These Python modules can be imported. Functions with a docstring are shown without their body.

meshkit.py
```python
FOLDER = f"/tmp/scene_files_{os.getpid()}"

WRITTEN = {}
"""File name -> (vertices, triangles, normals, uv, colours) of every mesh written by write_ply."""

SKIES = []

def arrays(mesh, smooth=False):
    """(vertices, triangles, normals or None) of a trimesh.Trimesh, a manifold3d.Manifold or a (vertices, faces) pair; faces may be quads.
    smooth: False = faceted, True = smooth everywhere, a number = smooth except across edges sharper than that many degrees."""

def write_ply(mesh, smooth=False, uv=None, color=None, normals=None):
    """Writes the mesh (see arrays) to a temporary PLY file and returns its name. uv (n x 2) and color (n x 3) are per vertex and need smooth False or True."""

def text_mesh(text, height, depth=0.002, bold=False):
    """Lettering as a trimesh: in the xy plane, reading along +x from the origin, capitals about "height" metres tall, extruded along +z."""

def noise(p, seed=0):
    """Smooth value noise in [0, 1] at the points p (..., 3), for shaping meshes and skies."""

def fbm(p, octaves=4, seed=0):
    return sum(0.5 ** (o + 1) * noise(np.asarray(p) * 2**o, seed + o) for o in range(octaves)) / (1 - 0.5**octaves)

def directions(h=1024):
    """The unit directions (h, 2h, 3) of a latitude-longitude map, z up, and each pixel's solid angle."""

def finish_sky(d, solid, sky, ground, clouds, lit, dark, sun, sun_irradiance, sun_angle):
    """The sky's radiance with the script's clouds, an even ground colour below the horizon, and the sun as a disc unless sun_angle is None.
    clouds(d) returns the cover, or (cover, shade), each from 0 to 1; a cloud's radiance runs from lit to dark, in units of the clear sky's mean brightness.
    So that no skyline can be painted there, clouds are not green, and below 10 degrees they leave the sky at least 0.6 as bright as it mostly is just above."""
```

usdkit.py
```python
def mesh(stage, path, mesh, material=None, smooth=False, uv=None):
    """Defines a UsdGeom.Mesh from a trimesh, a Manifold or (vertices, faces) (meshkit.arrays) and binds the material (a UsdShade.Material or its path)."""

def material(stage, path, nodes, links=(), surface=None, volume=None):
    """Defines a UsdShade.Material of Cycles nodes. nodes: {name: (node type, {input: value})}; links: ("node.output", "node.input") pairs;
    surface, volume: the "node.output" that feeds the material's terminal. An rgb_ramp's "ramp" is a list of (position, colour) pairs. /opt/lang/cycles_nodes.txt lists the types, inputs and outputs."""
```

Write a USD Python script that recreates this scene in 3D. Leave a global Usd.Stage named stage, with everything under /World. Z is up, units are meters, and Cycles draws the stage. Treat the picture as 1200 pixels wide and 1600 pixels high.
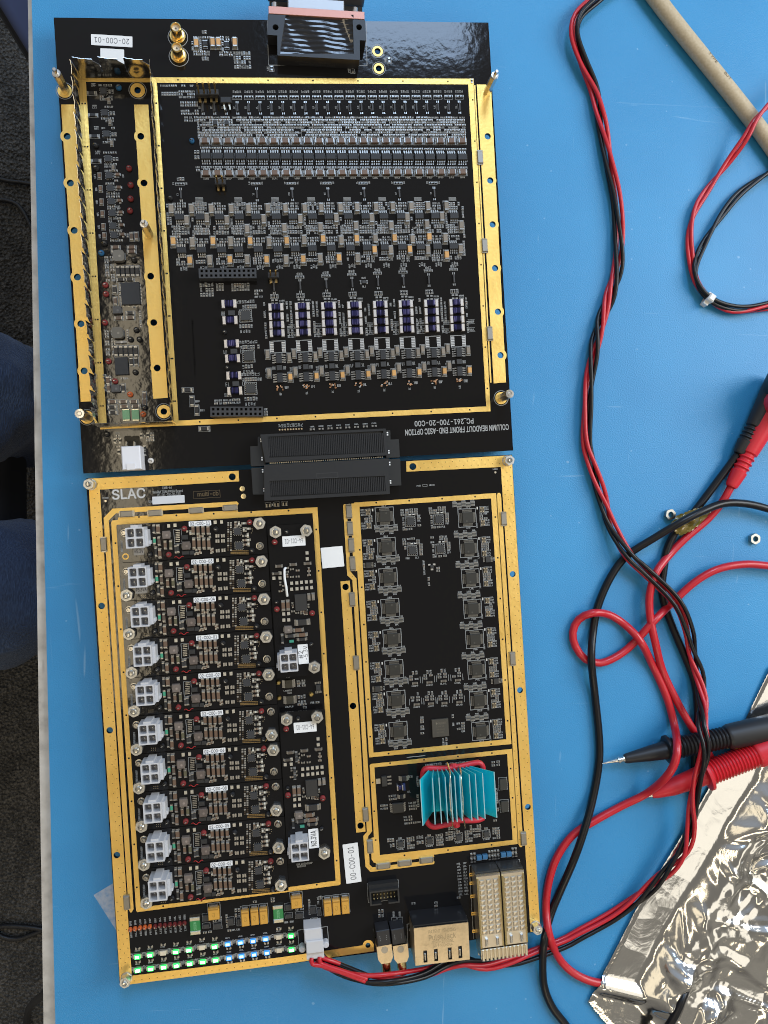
import math, random
import numpy as np, trimesh, manifold3d as m3, usdkit, meshkit
from shapely.geometry import Polygon, LineString, Point, box as sbox
from shapely.ops import unary_union
from pxr import Usd, UsdGeom, UsdLux, UsdShade, Sdf, Gf, Vt
PI = math.pi
rng = random.Random(7)
stage = Usd.Stage.CreateInMemory()
UsdGeom.SetStageUpAxis(stage, 'Z'); UsdGeom.SetStageMetersPerUnit(stage, 1.0)
UsdGeom.Xform.Define(stage, '/World'); UsdGeom.Scope.Define(stage, '/World/Looks')

# ---------------------------------------------------------------- camera (a phone held over the bench)
ZB = 9.6                                   # mm, top of the circuit boards above the bench mat
FOC, CA, CB = 1269.61, -0.0065, -0.1211    # focal length in photo pixels, tilts
HC = 300.0                                 # mm, lens above the board tops
_sa, _ca, _sb, _cb = math.sin(CA), math.cos(CA), math.sin(CB), math.cos(CB)
RC = np.array([[1, 0, 0], [0, _ca, -_sa], [0, _sa, _ca]]) @ np.array([[_cb, 0, _sb], [0, 1, 0], [-_sb, 0, _cb]])
cam = UsdGeom.Camera.Define(stage, '/World/camera')
M = np.eye(4); M[:3, :3] = RC.T; M[3, :3] = [0, 0, (HC + ZB) / 1000]
cam.AddTransformOp().Set(Gf.Matrix4d(*M.ravel().tolist()))
cam.CreateHorizontalApertureAttr(24.0); cam.CreateVerticalApertureAttr(32.0)
cam.CreateFocalLengthAttr(24.0 * FOC / 1200); cam.CreateClippingRangeAttr(Gf.Vec2f(0.01, 50))
cam.CreateExposureAttr(-0.17)

# ---------------------------------------------------------------- light: room, ceiling strip, window
def light_rect(name, at, target, w, h, radiance, col):
    l = UsdLux.RectLight.Define(stage, '/World/' + name)
    z = np.array(at, float) - np.array(target, float); z /= np.linalg.norm(z)
    x = np.cross([0, 1, 0] if abs(z[1]) < .9 else [1, 0, 0], z); x /= np.linalg.norm(x); y = np.cross(z, x)
    m = np.eye(4); m[0, :3], m[1, :3], m[2, :3], m[3, :3] = x, y, z, at
    l.AddTransformOp().Set(Gf.Matrix4d(*m.ravel().tolist()))
    l.CreateWidthAttr(w); l.CreateHeightAttr(h); l.CreateIntensityAttr(radiance); l.CreateColorAttr(Gf.Vec3f(*col))
    return l
WARM = (1.0, .85, .60)
light_rect('window_light', (0.23, 1.67, 1.75), (0.23, 1.67, 0), 0.47, 1.05, 19., (.50, .70, 1.0))
light_rect('side_window', (0.68, 0.22, 0.50), (0, 0, 0), 0.5, 0.4, 9.0, (.92, .97, 1.0))
light_rect('ceiling_strip', (-0.37, 0.06, 1.70), (-0.37, 0.06, 0), 0.075, 1.04, 8.5, WARM)
light_rect('ceiling_panel_right', (1.25, -0.35, 1.70), (1.25, -0.35, 0), 0.9, 1.4, 1.35, (1.0, .93, .80))
light_rect('ceiling_panel_left', (-1.35, 0.1, 1.70), (-1.35, 0.1, 0), 0.6, 1.2, 1.3, WARM)
light_rect('ceiling_panel_near', (0.1, -1.65, 1.70), (0.1, -1.65, 0), 1.2, 0.6, 4.0, WARM)
dome = UsdLux.DomeLight.Define(stage, '/World/room_light')
dome.CreateIntensityAttr(1.0)

# ---------------------------------------------------------------- materials
LK = '/World/Looks/'
def mat(name, nodes, links=(), surface='p.BSDF'):
    return usdkit.material(stage, LK + name, nodes, links, surface=surface)
def plain(name, col, rough=.5, metal=0., **k):
    return mat(name, {'p': ('principled_bsdf', dict(base_color=col, roughness=rough, metallic=metal, **k))})
wm = mat('room_air', {'b': ('background_shader', {'strength': 1.0}),
     't': ('texture_coordinate', {}), 's': ('separate_xyz', {}), 'r': ('rgb_ramp', {'ramp': [(0, (.10, .095, .09)), (.5, (.14, .13, .12)), (.78, (.36, .335, .29)), (1, (.25, .235, .21))]}),
     'mz': ('math', {'math_type': 'multiply_add', 'value2': .5, 'value3': .5}), 'my': ('map_range', {'from_min': .2, 'from_max': .9, 'to_min': 0., 'to_max': .8}), 'x': ('mix', {'color2': (.50, .62, .82)})},
     [('t.generated', 's.vector'), ('s.z', 'mz.value1'), ('mz.value', 'r.fac'), ('s.y', 'my.value'), ('my.result', 'x.fac'), ('r.color', 'x.color1'), ('x.color', 'b.color')], surface='b.background')
UsdShade.MaterialBindingAPI.Apply(dome.GetPrim()).Bind(wm)
# small parts: colour, metalness and roughness come from the mesh (each piece has its own colour)
COMP = mat('component', {'c': ('attribute', {'attribute': 'Cd'}), 'k': ('attribute', {'attribute': 'mr'}), 's': ('separate_color', {}),
     'p': ('principled_bsdf', {})}, [('c.color', 'p.base_color'), ('k.color', 's.color'), ('s.r', 'p.metallic'), ('s.g', 'p.roughness')])
MASK = mat('solder_mask', {'g': ('geometry', {}), 'n': ('noise_texture', {'scale': 420., 'detail': 2.}), 'n2': ('noise_texture', {'scale': 160., 'detail': 2.}),
     'a': ('math', {'math_type': 'add'}), 'b': ('bump', {'strength': .06, 'distance': .0004}), 'p': ('principled_bsdf', {'base_color': (.0065, .006, .006), 'roughness': .07, 'ior': 1.38})},
     [('g.position', 'n.vector'), ('g.position', 'n2.vector'), ('n.fac', 'a.value1'), ('n2.fac', 'a.value2'), ('a.value', 'b.height'), ('b.normal', 'p.normal')])
GOLD = mat('gold_plate', {'g': ('geometry', {}), 'n': ('noise_texture', {'scale': 90., 'detail': 4.}), 'r': ('rgb_ramp', {'ramp': [(.3, (.92, .60, .165)), (.7, (.95, .645, .20))]}),
     'r2': ('map_range', {'from_min': .3, 'from_max': .7, 'to_min': .38, 'to_max': .45}), 'n2': ('noise_texture', {'scale': 900., 'detail': 1.}), 'b': ('bump', {'strength': .25, 'distance': .0002}),
     'p': ('principled_bsdf', {'metallic': 1.})},
     [('g.position', 'n.vector'), ('g.position', 'n2.vector'), ('n.fac', 'r.fac'), ('n.fac', 'r2.value'), ('r.color', 'p.base_color'), ('r2.result', 'p.roughness'), ('n2.fac', 'b.height'), ('b.normal', 'p.normal')])
TIN = mat('tin_sheet', {'g': ('geometry', {}), 'n': ('noise_texture', {'scale': 120., 'detail': 3.}), 'r2': ('map_range', {'from_min': .3, 'from_max': .7, 'to_min': .12, 'to_max': .28}),
     'p': ('principled_bsdf', {'metallic': 1., 'base_color': (.52, .50, .46)})}, [('g.position', 'n.vector'), ('n.fac', 'r2.value'), ('r2.result', 'p.roughness')])

NICKEL = mat('nickel_sheet', {'g': ('geometry', {}), 'n': ('noise_texture', {'scale': 120., 'detail': 3.}), 'r2': ('map_range', {'from_min': .3, 'from_max': .7, 'to_min': .10, 'to_max': .22}),
     'p': ('principled_bsdf', {'metallic': 1., 'base_color': (.45, .44, .42)})}, [('g.position', 'n.vector'), ('n.fac', 'r2.value'), ('r2.result', 'p.roughness')])
# ---------------------------------------------------------------- helpers
def P(px, py, h=0.0):
    """mm position where the photo's pixel (px, py) meets the level h above the board tops"""
    d = RC @ np.array([(px - 600) / FOC, (800 - py) / FOC, -1.0])
    t = (h - HC) / d[2]
    return np.array([d[0] * t, d[1] * t])
TH = 0.0625                                # the boards are turned on the bench by this angle
count = {}
def fresh(parent, name):
    k = (parent, name); n = count.get(k, 0); count[k] = n + 1
    return f'{parent}/{name}' if n == 0 else f'{parent}/{name}_{n:03d}'
def data(prim, **k):
    for a, b in k.items():
        if b: prim.SetCustomDataByKey(a, b)
def thing(name, label, category, group=None, at=None, rot=0.0):
    p = fresh('/World', name); x = UsdGeom.Xform.Define(stage, p)
    if at is not None:
        x.AddTranslateOp().Set(Gf.Vec3d(*[c / 1000 for c in at])); x.AddRotateZOp().Set(math.degrees(rot))
    data(x.GetPrim(), label=label, category=category, group=group)
    return p
class F:
    """a flat frame on a surface: origin (mm), turn, level"""
    def __init__(s, o, rot=TH, z=ZB): s.o, s.rot, s.z = np.array(o, float), rot, z; s.c, s.s = math.cos(rot), math.sin(rot)
    def __call__(s, v):
        v = np.atleast_2d(np.asarray(v, float)); w = np.zeros((len(v), 3))
        w[:, 0] = s.o[0] + v[:, 0] * s.c - v[:, 1] * s.s; w[:, 1] = s.o[1] + v[:, 0] * s.s + v[:, 1] * s.c
        w[:, 2] = s.z + (v[:, 2] if v.shape[1] > 2 else 0); return w
    def inv(s, p):
        d = np.array(p)[:2] - s.o; return np.array([d[0] * s.c + d[1] * s.s, -d[0] * s.s + d[1] * s.c])
    def sub(s, x, y, rot=0., dz=0.): return F(s((x, y))[0, :2], s.rot + rot, s.z + dz)
def at(px, py, h=0., rot=0.): return F(P(px, py, h), TH + rot, ZB + h)
W0 = F((0, 0), 0, 0)
BOXF = np.array([[0, 2, 1], [0, 3, 2], [4, 5, 6], [4, 6, 7], [0, 1, 5], [0, 5, 4], [1, 2, 6], [1, 6, 5], [2, 3, 7], [2, 7, 6], [3, 0, 4], [3, 4, 7]])
BOXN = BOXF[2:]
class MB:
    def __init__(s): s.v, s.f, s.c, s.m, s.n = [], [], [], [], 0
    def add(s, v, f, col=(.5, .5, .5), metal=0., rough=.5):
        v = np.asarray(v, float); s.v.append(v); s.f.append(np.asarray(f) + s.n); s.n += len(v)
        s.c.append(np.tile(col, (len(v), 1))); s.m.append(np.tile((metal, rough, 0.), (len(v), 1))); return s
    def box(s, fr, x, y, z0, w, d, h, col=(.5, .5, .5), metal=0., rough=.5, bev=0., rot=0.):
        """box centred on x, y, from z0 up by h; bev chamfers its top edge"""
        def q(w, d, z): return [(-w / 2, -d / 2, z), (w / 2, -d / 2, z), (w / 2, d / 2, z), (-w / 2, d / 2, z)]
        if bev:
            v = q(w, d, z0) + q(w, d, z0 + h - bev) + q(w - 2 * bev, d - 2 * bev, z0 + h)
            f = np.vstack([BOXF[[0, 1]], BOXF[4:], BOXF[2:] + 4])
        else: v = q(w, d, z0) + q(w, d, z0 + h); f = BOXF
        v = np.array(v); c, sn = math.cos(rot), math.sin(rot)
        v = np.c_[x + v[:, 0] * c - v[:, 1] * sn, y + v[:, 0] * sn + v[:, 1] * c, v[:, 2]]
        return s.add(fr(v), f, col, metal, rough)
    def quad(s, fr, x, y, z, w, d, col, metal=0., rough=.5):
        return s.add(fr([(x - w / 2, y - d / 2, z), (x + w / 2, y - d / 2, z), (x + w / 2, y + d / 2, z), (x - w / 2, y + d / 2, z)]), [[0, 1, 2], [0, 2, 3]], col, metal, rough)
    def lathe(s, fr, x, y, prof, n=12, col=(.5, .5, .5), metal=0., rough=.5, a0=0.):
        """prof: (radius, z) from the bottom up"""
        a = a0 + np.arange(n) * 2 * PI / n; v = []
        for r, z in prof: v += [(x + r * math.cos(t), y + r * math.sin(t), z) for t in a]
        f = []; k = len(prof)
        for i in range(k - 1):
            for j in range(n):
                p, q = i * n + j, i * n + (j + 1) % n; f += [(p, q, q + n), (p, q + n, p + n)]
        v += [(x, y, prof[0][1]), (x, y, prof[-1][1])]
        for j in range(n): f += [(k * n, (j + 1) % n, j), (k * n + 1, (k - 1) * n + j, (k - 1) * n + (j + 1) % n)]
        return s.add(fr(v), f, col, metal, rough)
    def poly(s, fr, g, z0, h, col=(.5, .5, .5), metal=0., rough=.5):
        for q in getattr(g, 'geoms', [g]):
            if q.is_empty: continue
            t = trimesh.creation.extrude_polygon(q, h, engine='earcut'); v = np.array(t.vertices); v[:, 2] += z0
            s.add(fr(v), t.faces, col, metal, rough)
        return s
    def tube(s, pts, r, n=8, col=(.5, .5, .5), metal=0., rough=.5):
        v, f = tube(pts, r, n); return s.add(v, f, col, metal, rough)
    def text(s, fr, x, y, z, t, h, col, rot=0., depth=.02, width=None, bold=False):
        m = meshkit.text_mesh(t, h, depth, bold); v = np.array(m.vertices); lo, hi = v.min(0), v.max(0)
        v[:, :2] -= (lo[:2] + hi[:2]) / 2
        if width: v[:, 0] *= width / (hi[0] - lo[0])
        c, sn = math.cos(rot), math.sin(rot)
        return s.add(fr(np.c_[x + v[:, 0] * c - v[:, 1] * sn, y + v[:, 0] * sn + v[:, 1] * c, v[:, 2] + z]), m.faces, col)
    def put(s, parent, name, m=None, smooth=False, label=None, kind=None, **k):
        if not s.n: return None
        path = fresh(parent, name); v, f = np.vstack(s.v) / 1000, np.vstack(s.f)
        inst = OFF.get((parent + '//').split('/')[2])
        if inst is not None: v = inst(v)
        if smooth is not False and m is not None:
            g = usdkit.mesh(stage, path, (v, f), m, smooth=smooth)
        else:
            g = usdkit.mesh(stage, path, (v, f), m or COMP, smooth=True if smooth else False)
            if m is None:
                pv = UsdGeom.PrimvarsAPI(g)
                pv.CreatePrimvar('Cd', Sdf.ValueTypeNames.Color3fArray, 'vertex').Set(Vt.Vec3fArray.FromNumpy(np.vstack(s.c).astype(np.float32)))
                pv.CreatePrimvar('mr', Sdf.ValueTypeNames.Color3fArray, 'vertex').Set(Vt.Vec3fArray.FromNumpy(np.vstack(s.m).astype(np.float32)))
        data(g.GetPrim(), label=label, kind=kind, **k)
        return path
OFF = {}                                   # things whose meshes are written in their own frame
def base(path, fr):
    """sets a thing's own frame; meshes put under it afterwards are moved into it"""
    x = UsdGeom.Xform(stage.GetPrimAtPath(path)); x.AddTranslateOp().Set(Gf.Vec3d(fr.o[0] / 1000, fr.o[1] / 1000, fr.z / 1000)); x.AddRotateZOp().Set(math.degrees(fr.rot))
    o = np.array([fr.o[0], fr.o[1], fr.z]) / 1000; c, sn = fr.c, fr.s
    OFF[path.split('/')[2]] = lambda v: (v - o) @ np.array([[c, -sn, 0], [sn, c, 0], [0, 0, 1]])
def tube(pts, r, n=8):
    p = np.asarray(pts, float); t = np.gradient(p, axis=0); t /= np.linalg.norm(t, axis=1)[:, None] + 1e-12
    r = np.broadcast_to(np.asarray(r, float), (len(p),))
    u = np.cross(t[0], [0, 0, 1.]);
    if np.linalg.norm(u) < 1e-3: u = np.cross(t[0], [0, 1., 0])
    V = []
    for i in range(len(p)):
        u = u - t[i] * (u @ t[i]); u /= np.linalg.norm(u) + 1e-12; w = np.cross(t[i], u)
        a = np.arange(n) * 2 * PI / n; V.append(p[i] + r[i] * (np.cos(a)[:, None] * u + np.sin(a)[:, None] * w))
    V = np.vstack(V); f = []
    for i in range(len(p) - 1):
        for j in range(n): a, b = i * n + j, i * n + (j + 1) % n; f += [(a, b, b + n), (a, b + n, a + n)]
    k = len(V); V = np.vstack([V, p[:1], p[-1:]])
    for j in range(n): f += [(k, (j + 1) % n, j), (k + 1, (len(p) - 1) * n + j, (len(p) - 1) * n + (j + 1) % n)]
    return V, np.array(f)
def spline(pts, step=3.0):
    """smooth curve through the points (mm)"""
    p = np.asarray(pts, float); q = np.vstack([2 * p[0] - p[1], p, 2 * p[-1] - p[-2]]); out = []
    for i in range(1, len(q) - 2):
        n = max(2, int(np.linalg.norm(q[i + 1] - q[i]) / step)); t = np.linspace(0, 1, n, endpoint=False)[:, None]
        a, b, c, d = q[i - 1:i + 3]; out.append(.5 * (2 * b + (c - a) * t + (2 * a - 5 * b + 4 * c - d) * t ** 2 + (3 * b - a - 3 * c + d) * t ** 3))
    return np.vstack(out + [p[-1:]])
def ppoly(pts, h=0., holes=()):
    """polygon drawn on the photo, as it lies on the level h (mm)"""
    g = Polygon([P(x, y, h) for x, y in pts]).buffer(0)
    for x, y, r in holes:
        g = g.difference(Point(*P(x, y, h)).buffer(r, 4))
    return g

# ================================================================ the setting
FLOORZ = -742.
def struct(name, mb, m, **k): return mb.put('/World', name, m, kind='structure', **k)
CARPET = mat('carpet', {'g': ('geometry', {}), 'n': ('noise_texture', {'scale': 330., 'detail': 4., 'roughness': .7}), 'n2': ('noise_texture', {'scale': 40., 'detail': 3.}), 'm': ('math', {'math_type': 'multiply_add', 'value2': .3}),
     'r': ('rgb_ramp', {'ramp': [(.42, (.012, .0115, .011)), (.62, (.055, .052, .046)), (.8, (.16, .15, .135))]}), 'v': ('voronoi_texture', {'scale': 260.}), 'b': ('bump', {'strength': 1., 'distance': .006}), 'p': ('principled_bsdf', {'roughness': .95})},
     [('g.position', 'n.vector'), ('g.position', 'n2.vector'), ('n2.fac', 'm.value1'), ('n.fac', 'm.value3'), ('m.value', 'r.fac'), ('r.color', 'p.base_color'), ('g.position', 'v.vector'), ('v.distance', 'b.height'), ('b.normal', 'p.normal')])
struct('floor', MB().box(W0, 0, 0, FLOORZ - 20, 5000, 5000, 20), CARPET)
LAMIN = mat('laminate', {'g': ('geometry', {}), 'n': ('noise_texture', {'scale': 160., 'detail': 5.}), 'r': ('rgb_ramp', {'ramp': [(.3, (.34, .31, .27)), (.5, (.50, .46, .40)), (.7, (.58, .54, .48))]}),
     'w': ('noise_texture', {'scale': 30., 'detail': 2.}), 'mp': ('mapping', {'scale': (6., 1., 1.), 'rotation': (0, 0, .6)}), 'k': ('rgb_ramp', {'ramp': [(.30, (.55, .52, .5)), (.36, (1, 1, 1))]}), 'x': ('mix', {'mix_type': 'multiply', 'fac': .8}),
     'p': ('principled_bsdf', {'roughness': .55})},
     [('g.position', 'n.vector'), ('g.position', 'mp.vector'), ('mp.vector', 'w.vector'), ('n.fac', 'r.fac'), ('w.fac', 'k.fac'), ('r.color', 'x.color1'), ('k.color', 'x.color2'), ('x.color', 'p.base_color')])
HM = -ZB                                   # level of the mat top, seen from the boards
e0, e1 = P(43.5, 0, HM - 2.2), P(68, 1600, HM - 2.2); dirn = (e1 - e0) / np.linalg.norm(e1 - e0)
m0, m1 = P(49.5, 0, HM), P(86.5, 1600, HM); mdir = (m1 - m0) / np.linalg.norm(m1 - m0)
A, B = e0 - dirn * 500, e1 + dirn * 300
TB = thing('workbench', 'workbench whose pale laminate top shows left of the blue mat', 'workbench')
MB().poly(W0, Polygon([A, B, (B[0] + 1300, B[1] - 20), (A[0] + 1300, A[1] - 20)]).buffer(-3).buffer(3, 4), -30, 27.8).put(TB, 'bench_top', LAMIN)
for x, y in ((A[0] + 90, A[1] - 90), (B[0] + 90, B[1] + 90), (A[0] + 1200, A[1] - 110), (B[0] + 1200, B[1] + 70)):
    MB().box(W0, x, y, FLOORZ, 50, 50, -30.5 - FLOORZ, bev=1.).put(TB, 'leg', plain('leg_steel', (.09, .09, .1), .5, .6) if not count.get((TB, 'leg')) else LK + 'leg_steel')
MATM = mat('blue_mat', {'g': ('geometry', {}), 'n': ('noise_texture', {'scale': 2100., 'detail': 2., 'roughness': .6}), 'n2': ('noise_texture', {'scale': 14., 'detail': 5.}),
     'r': ('rgb_ramp', {'ramp': [(.3, (.026, .225, .475)), (.7, (.036, .27, .545))]}), 'b': ('bump', {'strength': .42, 'distance': .0003}),
     'mp': ('mapping', {'scale': (14., 240., 1.), 'rotation': (0, 0, .7)}), 's': ('noise_texture', {'scale': 1., 'detail': 2., 'distortion': 1.5}), 'mp2': ('mapping', {'scale': (200., 16., 1.), 'rotation': (0, 0, .35)}), 's2': ('noise_texture', {'scale': 1., 'detail': 2., 'distortion': 1.2}),
     'k': ('rgb_ramp', {'ramp': [(.73, (0, 0, 0)), (.78, (1, 1, 1))]}), 'k2': ('rgb_ramp', {'ramp': [(.73, (0, 0, 0)), (.78, (1, 1, 1))]}), 'kk': ('mix', {'mix_type': 'lighten', 'fac': 1.}),
     'd': ('noise_texture', {'scale': 420., 'detail': 0.}), 'dk': ('rgb_ramp', {'ramp': [(.855, (0, 0, 0)), (.875, (1, 1, 1))]}), 'kd': ('mix', {'mix_type': 'lighten', 'fac': 1.}),
     'x': ('mix', {'color2': (.30, .50, .68)}), 'h': ('rgb_to_bw', {}), 'hm': ('math', {'math_type': 'multiply', 'value2': .4}), 'p': ('principled_bsdf', {'roughness': .42, 'ior': 1.5})},
     [('g.position', 'n.vector'), ('g.position', 'n2.vector'), ('n2.fac', 'r.fac'), ('g.position', 'mp.vector'), ('mp.vector', 's.vector'), ('g.position', 'mp2.vector'), ('mp2.vector', 's2.vector'), ('g.position', 'd.vector'), ('d.fac', 'dk.fac'),
      ('s.fac', 'k.fac'), ('s2.fac', 'k2.fac'), ('k.color', 'kk.color1'), ('k2.color', 'kk.color2'), ('kk.color', 'kd.color1'), ('dk.color', 'kd.color2'), ('kd.color', 'h.color'), ('h.val', 'hm.value1'), ('hm.value', 'x.fac'), ('r.color', 'x.color1'), ('x.color', 'p.base_color'), ('n.fac', 'b.height'), ('b.normal', 'p.normal')])
C, D = m0 - mdir * 480, m1 + mdir * 280
mp_ = MB().poly(W0, Polygon([C, D, (D[0] + 1150, D[1] - 20), (C[0] + 1150, C[1] - 20)]), -2.2, 2.2).put('/World', 'bench_mat', MATM)
data(stage.GetPrimAtPath(mp_), label='scratched blue vinyl mat covering the workbench under the circuit boards', category='mat')

# ---------------------------------------------------------------- someone at the bench, a chair, cords on the carpet
DENIM = mat('denim', {'g': ('geometry', {}), 'n': ('noise_texture', {'scale': 14., 'detail': 2.}), 'mp': ('mapping', {'rotation': (.3, .2, .7), 'scale': (900., 220., 900.)}), 'w': ('noise_texture', {'scale': 1., 'detail': 1.}), 'm': ('math', {'math_type': 'multiply_add', 'value2': .75}),
     'r': ('rgb_ramp', {'ramp': [(.5, (.012, .021, .050)), (.95, (.030, .054, .112)), (1.0, (.05, .08, .15))]}), 'b': ('bump', {'strength': .7, 'distance': .002}), 'p': ('principled_bsdf', {'roughness': .9, 'sheen_weight': .15})},
     [('g.position', 'n.vector'), ('g.position', 'mp.vector'), ('mp.vector', 'w.vector'), ('w.fac', 'm.value1'), ('n.fac', 'm.value3'), ('m.value', 'r.fac'), ('r.color', 'p.base_color'), ('w.fac', 'b.height'), ('b.normal', 'p.normal')])
def limb(chains, step=14., it=14):
    """one smooth body from chains of (x, y, z, radius) joints, mm"""
    out = m3.Manifold()
    for ch in chains:
        for a, b in zip(ch[:-1], ch[1:]):
            out = out + m3.Manifold.batch_hull([m3.Manifold.sphere(q[3], 24).translate(q[:3]) for q in (a, b)])
    mm = out.refine_to_length(step).to_mesh(); t = trimesh.Trimesh(mm.vert_properties[:, :3], mm.tri_verts)
    trimesh.smoothing.filter_taubin(t, iterations=it); return t
k1, k2 = P(-122, 600, -330), P(-44, 938, -330)
Zk = -330 + ZB - 55
K1, K2 = (k1[0], k1[1], Zk, 62), (k2[0], k2[1], Zk, 60)
H1, H2 = (-690, k1[1] - 15, -300, 88), (-690, k2[1] + 10, -300, 88)
PER = thing('person', 'person in blue jeans seated at the left edge of the workbench with knees towards it', 'person')
def skin(t, name, m): g = MB().add(t.vertices, t.faces); g.put(PER, name, m, smooth=True)
mid = (-705, (k1[1] + k2[1]) / 2)
legs = [[H1, K1, (K1[0] + 25, K1[1] + 5, -560, 50), (K1[0] - 10, K1[1] + 5, FLOORZ + 80, 42)], [H2, K2, (K2[0] + 20, K2[1] - 5, -560, 50), (K2[0] - 10, K2[1] - 5, FLOORZ + 80, 42)], [H1, H2], [(mid[0], mid[1], -240, 115), (mid[0], mid[1] , -190, 118)]]
jt = limb(legs); nv = jt.vertices / 1000; nn = meshkit.fbm(nv * [26, 40, 26], 3) - .5; jt.vertices += jt.vertex_normals * nn[:, None] * 24
skin(jt, 'jeans', DENIM)
skin(limb([[(mid[0], mid[1], -200, 122), (mid[0] - 15, mid[1], 40, 140), (mid[0] - 10, mid[1], 150, 120)], [(mid[0] - 10, mid[1] - 165, 165, 55), (mid[0] - 10, mid[1] + 165, 165, 55)],
     [(mid[0], mid[1] + 190, 150, 56), (mid[0] + 60, mid[1] + 225, -90, 45), (mid[0] + 250, mid[1] + 120, -215, 36)], [(mid[0], mid[1] - 190, 150, 56), (mid[0] + 60, mid[1] - 225, -90, 45), (mid[0] + 250, mid[1] - 120, -215, 36)]]), 'sweater', plain('dark_knit', (.02, .022, .03), .9))
hd = limb([[(mid[0] + 5, mid[1], 190, 60), (mid[0] + 25, mid[1], 270, 56), (mid[0] + 40, mid[1], 345, 82), (mid[0] + 30, mid[1], 395, 86)], [(mid[0] + 110, mid[1], 325, 12), (mid[0] + 122, mid[1], 352, 10)]] , 8.)
skin(hd, 'body', plain('skin', (.55, .34, .24), .5, subsurface_weight=.1))
for s in (-1, 1): skin(limb([[(mid[0] + 250, mid[1] + s * 120, -215, 32), (mid[0] + 300, mid[1] + s * 95, -212, 34)]] + [[(mid[0] + 300, mid[1] + s * 95 + q * 15, -212, 14), (mid[0] + 345 - abs(q) * 5, mid[1] + s * 80 + q * 19, -214, 9.5), (mid[0] + 370 - abs(q) * 8, mid[1] + s * 78 + q * 20, -230, 8.5)] for q in (-1.5, -.5, .5, 1.5)], 8.), 'hand', LK + 'skin')
skin(limb([[(mid[0] + 15, mid[1], 400, 92), (mid[0] - 25, mid[1], 350, 84)]]), 'hair', plain('hair_brown', (.03, .02, .014), .6))
for q in (K1, K2):
    skin(limb([[(q[0] - 25, q[1], FLOORZ + 42, 40), (q[0] + 60, q[1], FLOORZ + 38, 36), (q[0] + 160, q[1], FLOORZ + 32, 32)]]), 'shoe', plain('shoe_black', (.02, .02, .022), .6) if not count.get((PER, 'shoe')) else LK + 'shoe_black')
CH = thing('stool', 'black stool with a dark blue seat tucked under the top left of the bench', 'stool')
hs = -250; sa, sb = P(-1, 8, hs), P(60, 108, hs); dd = sb - sa; ang = math.atan2(dd[1], dd[0])
fc = F(sb, ang, ZB + hs)                   # x along the front edge, y to the back
def rbox(x0, x1, y0, y1, z0, z1, r): return m3.Manifold.batch_hull([m3.Manifold.sphere(r, 16).translate((x, y, z)) for x in (x0 + r, x1 - r) for y in (y0 + r, y1 - r) for z in (z0 + r, z1 - r)])
def solid(fr, mani, mb=None, **k):
    q = mani.to_mesh(); return (mb or MB()).add(fr(q.vert_properties[:, :3]), q.tri_verts, **k)
NAVY = plain('navy_fabric', (.045, .06, .13), .85); BLK = plain('black_shell', (.006, .006, .007), .6)
solid(fc, rbox(-330, 80, 0, 420, -14, 0, 6)).put(CH, 'seat', NAVY, smooth=40)
solid(fc, rbox(-332, 82, -2, 422, -98, -14.5, 8)).put(CH, 'seat_shell', BLK, smooth=40)
MB().lathe(fc, -125, 210, [(26, FLOORZ - fc.z + 70), (26, -99)], 16).put(CH, 'column', LK + 'black_shell')
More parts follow.
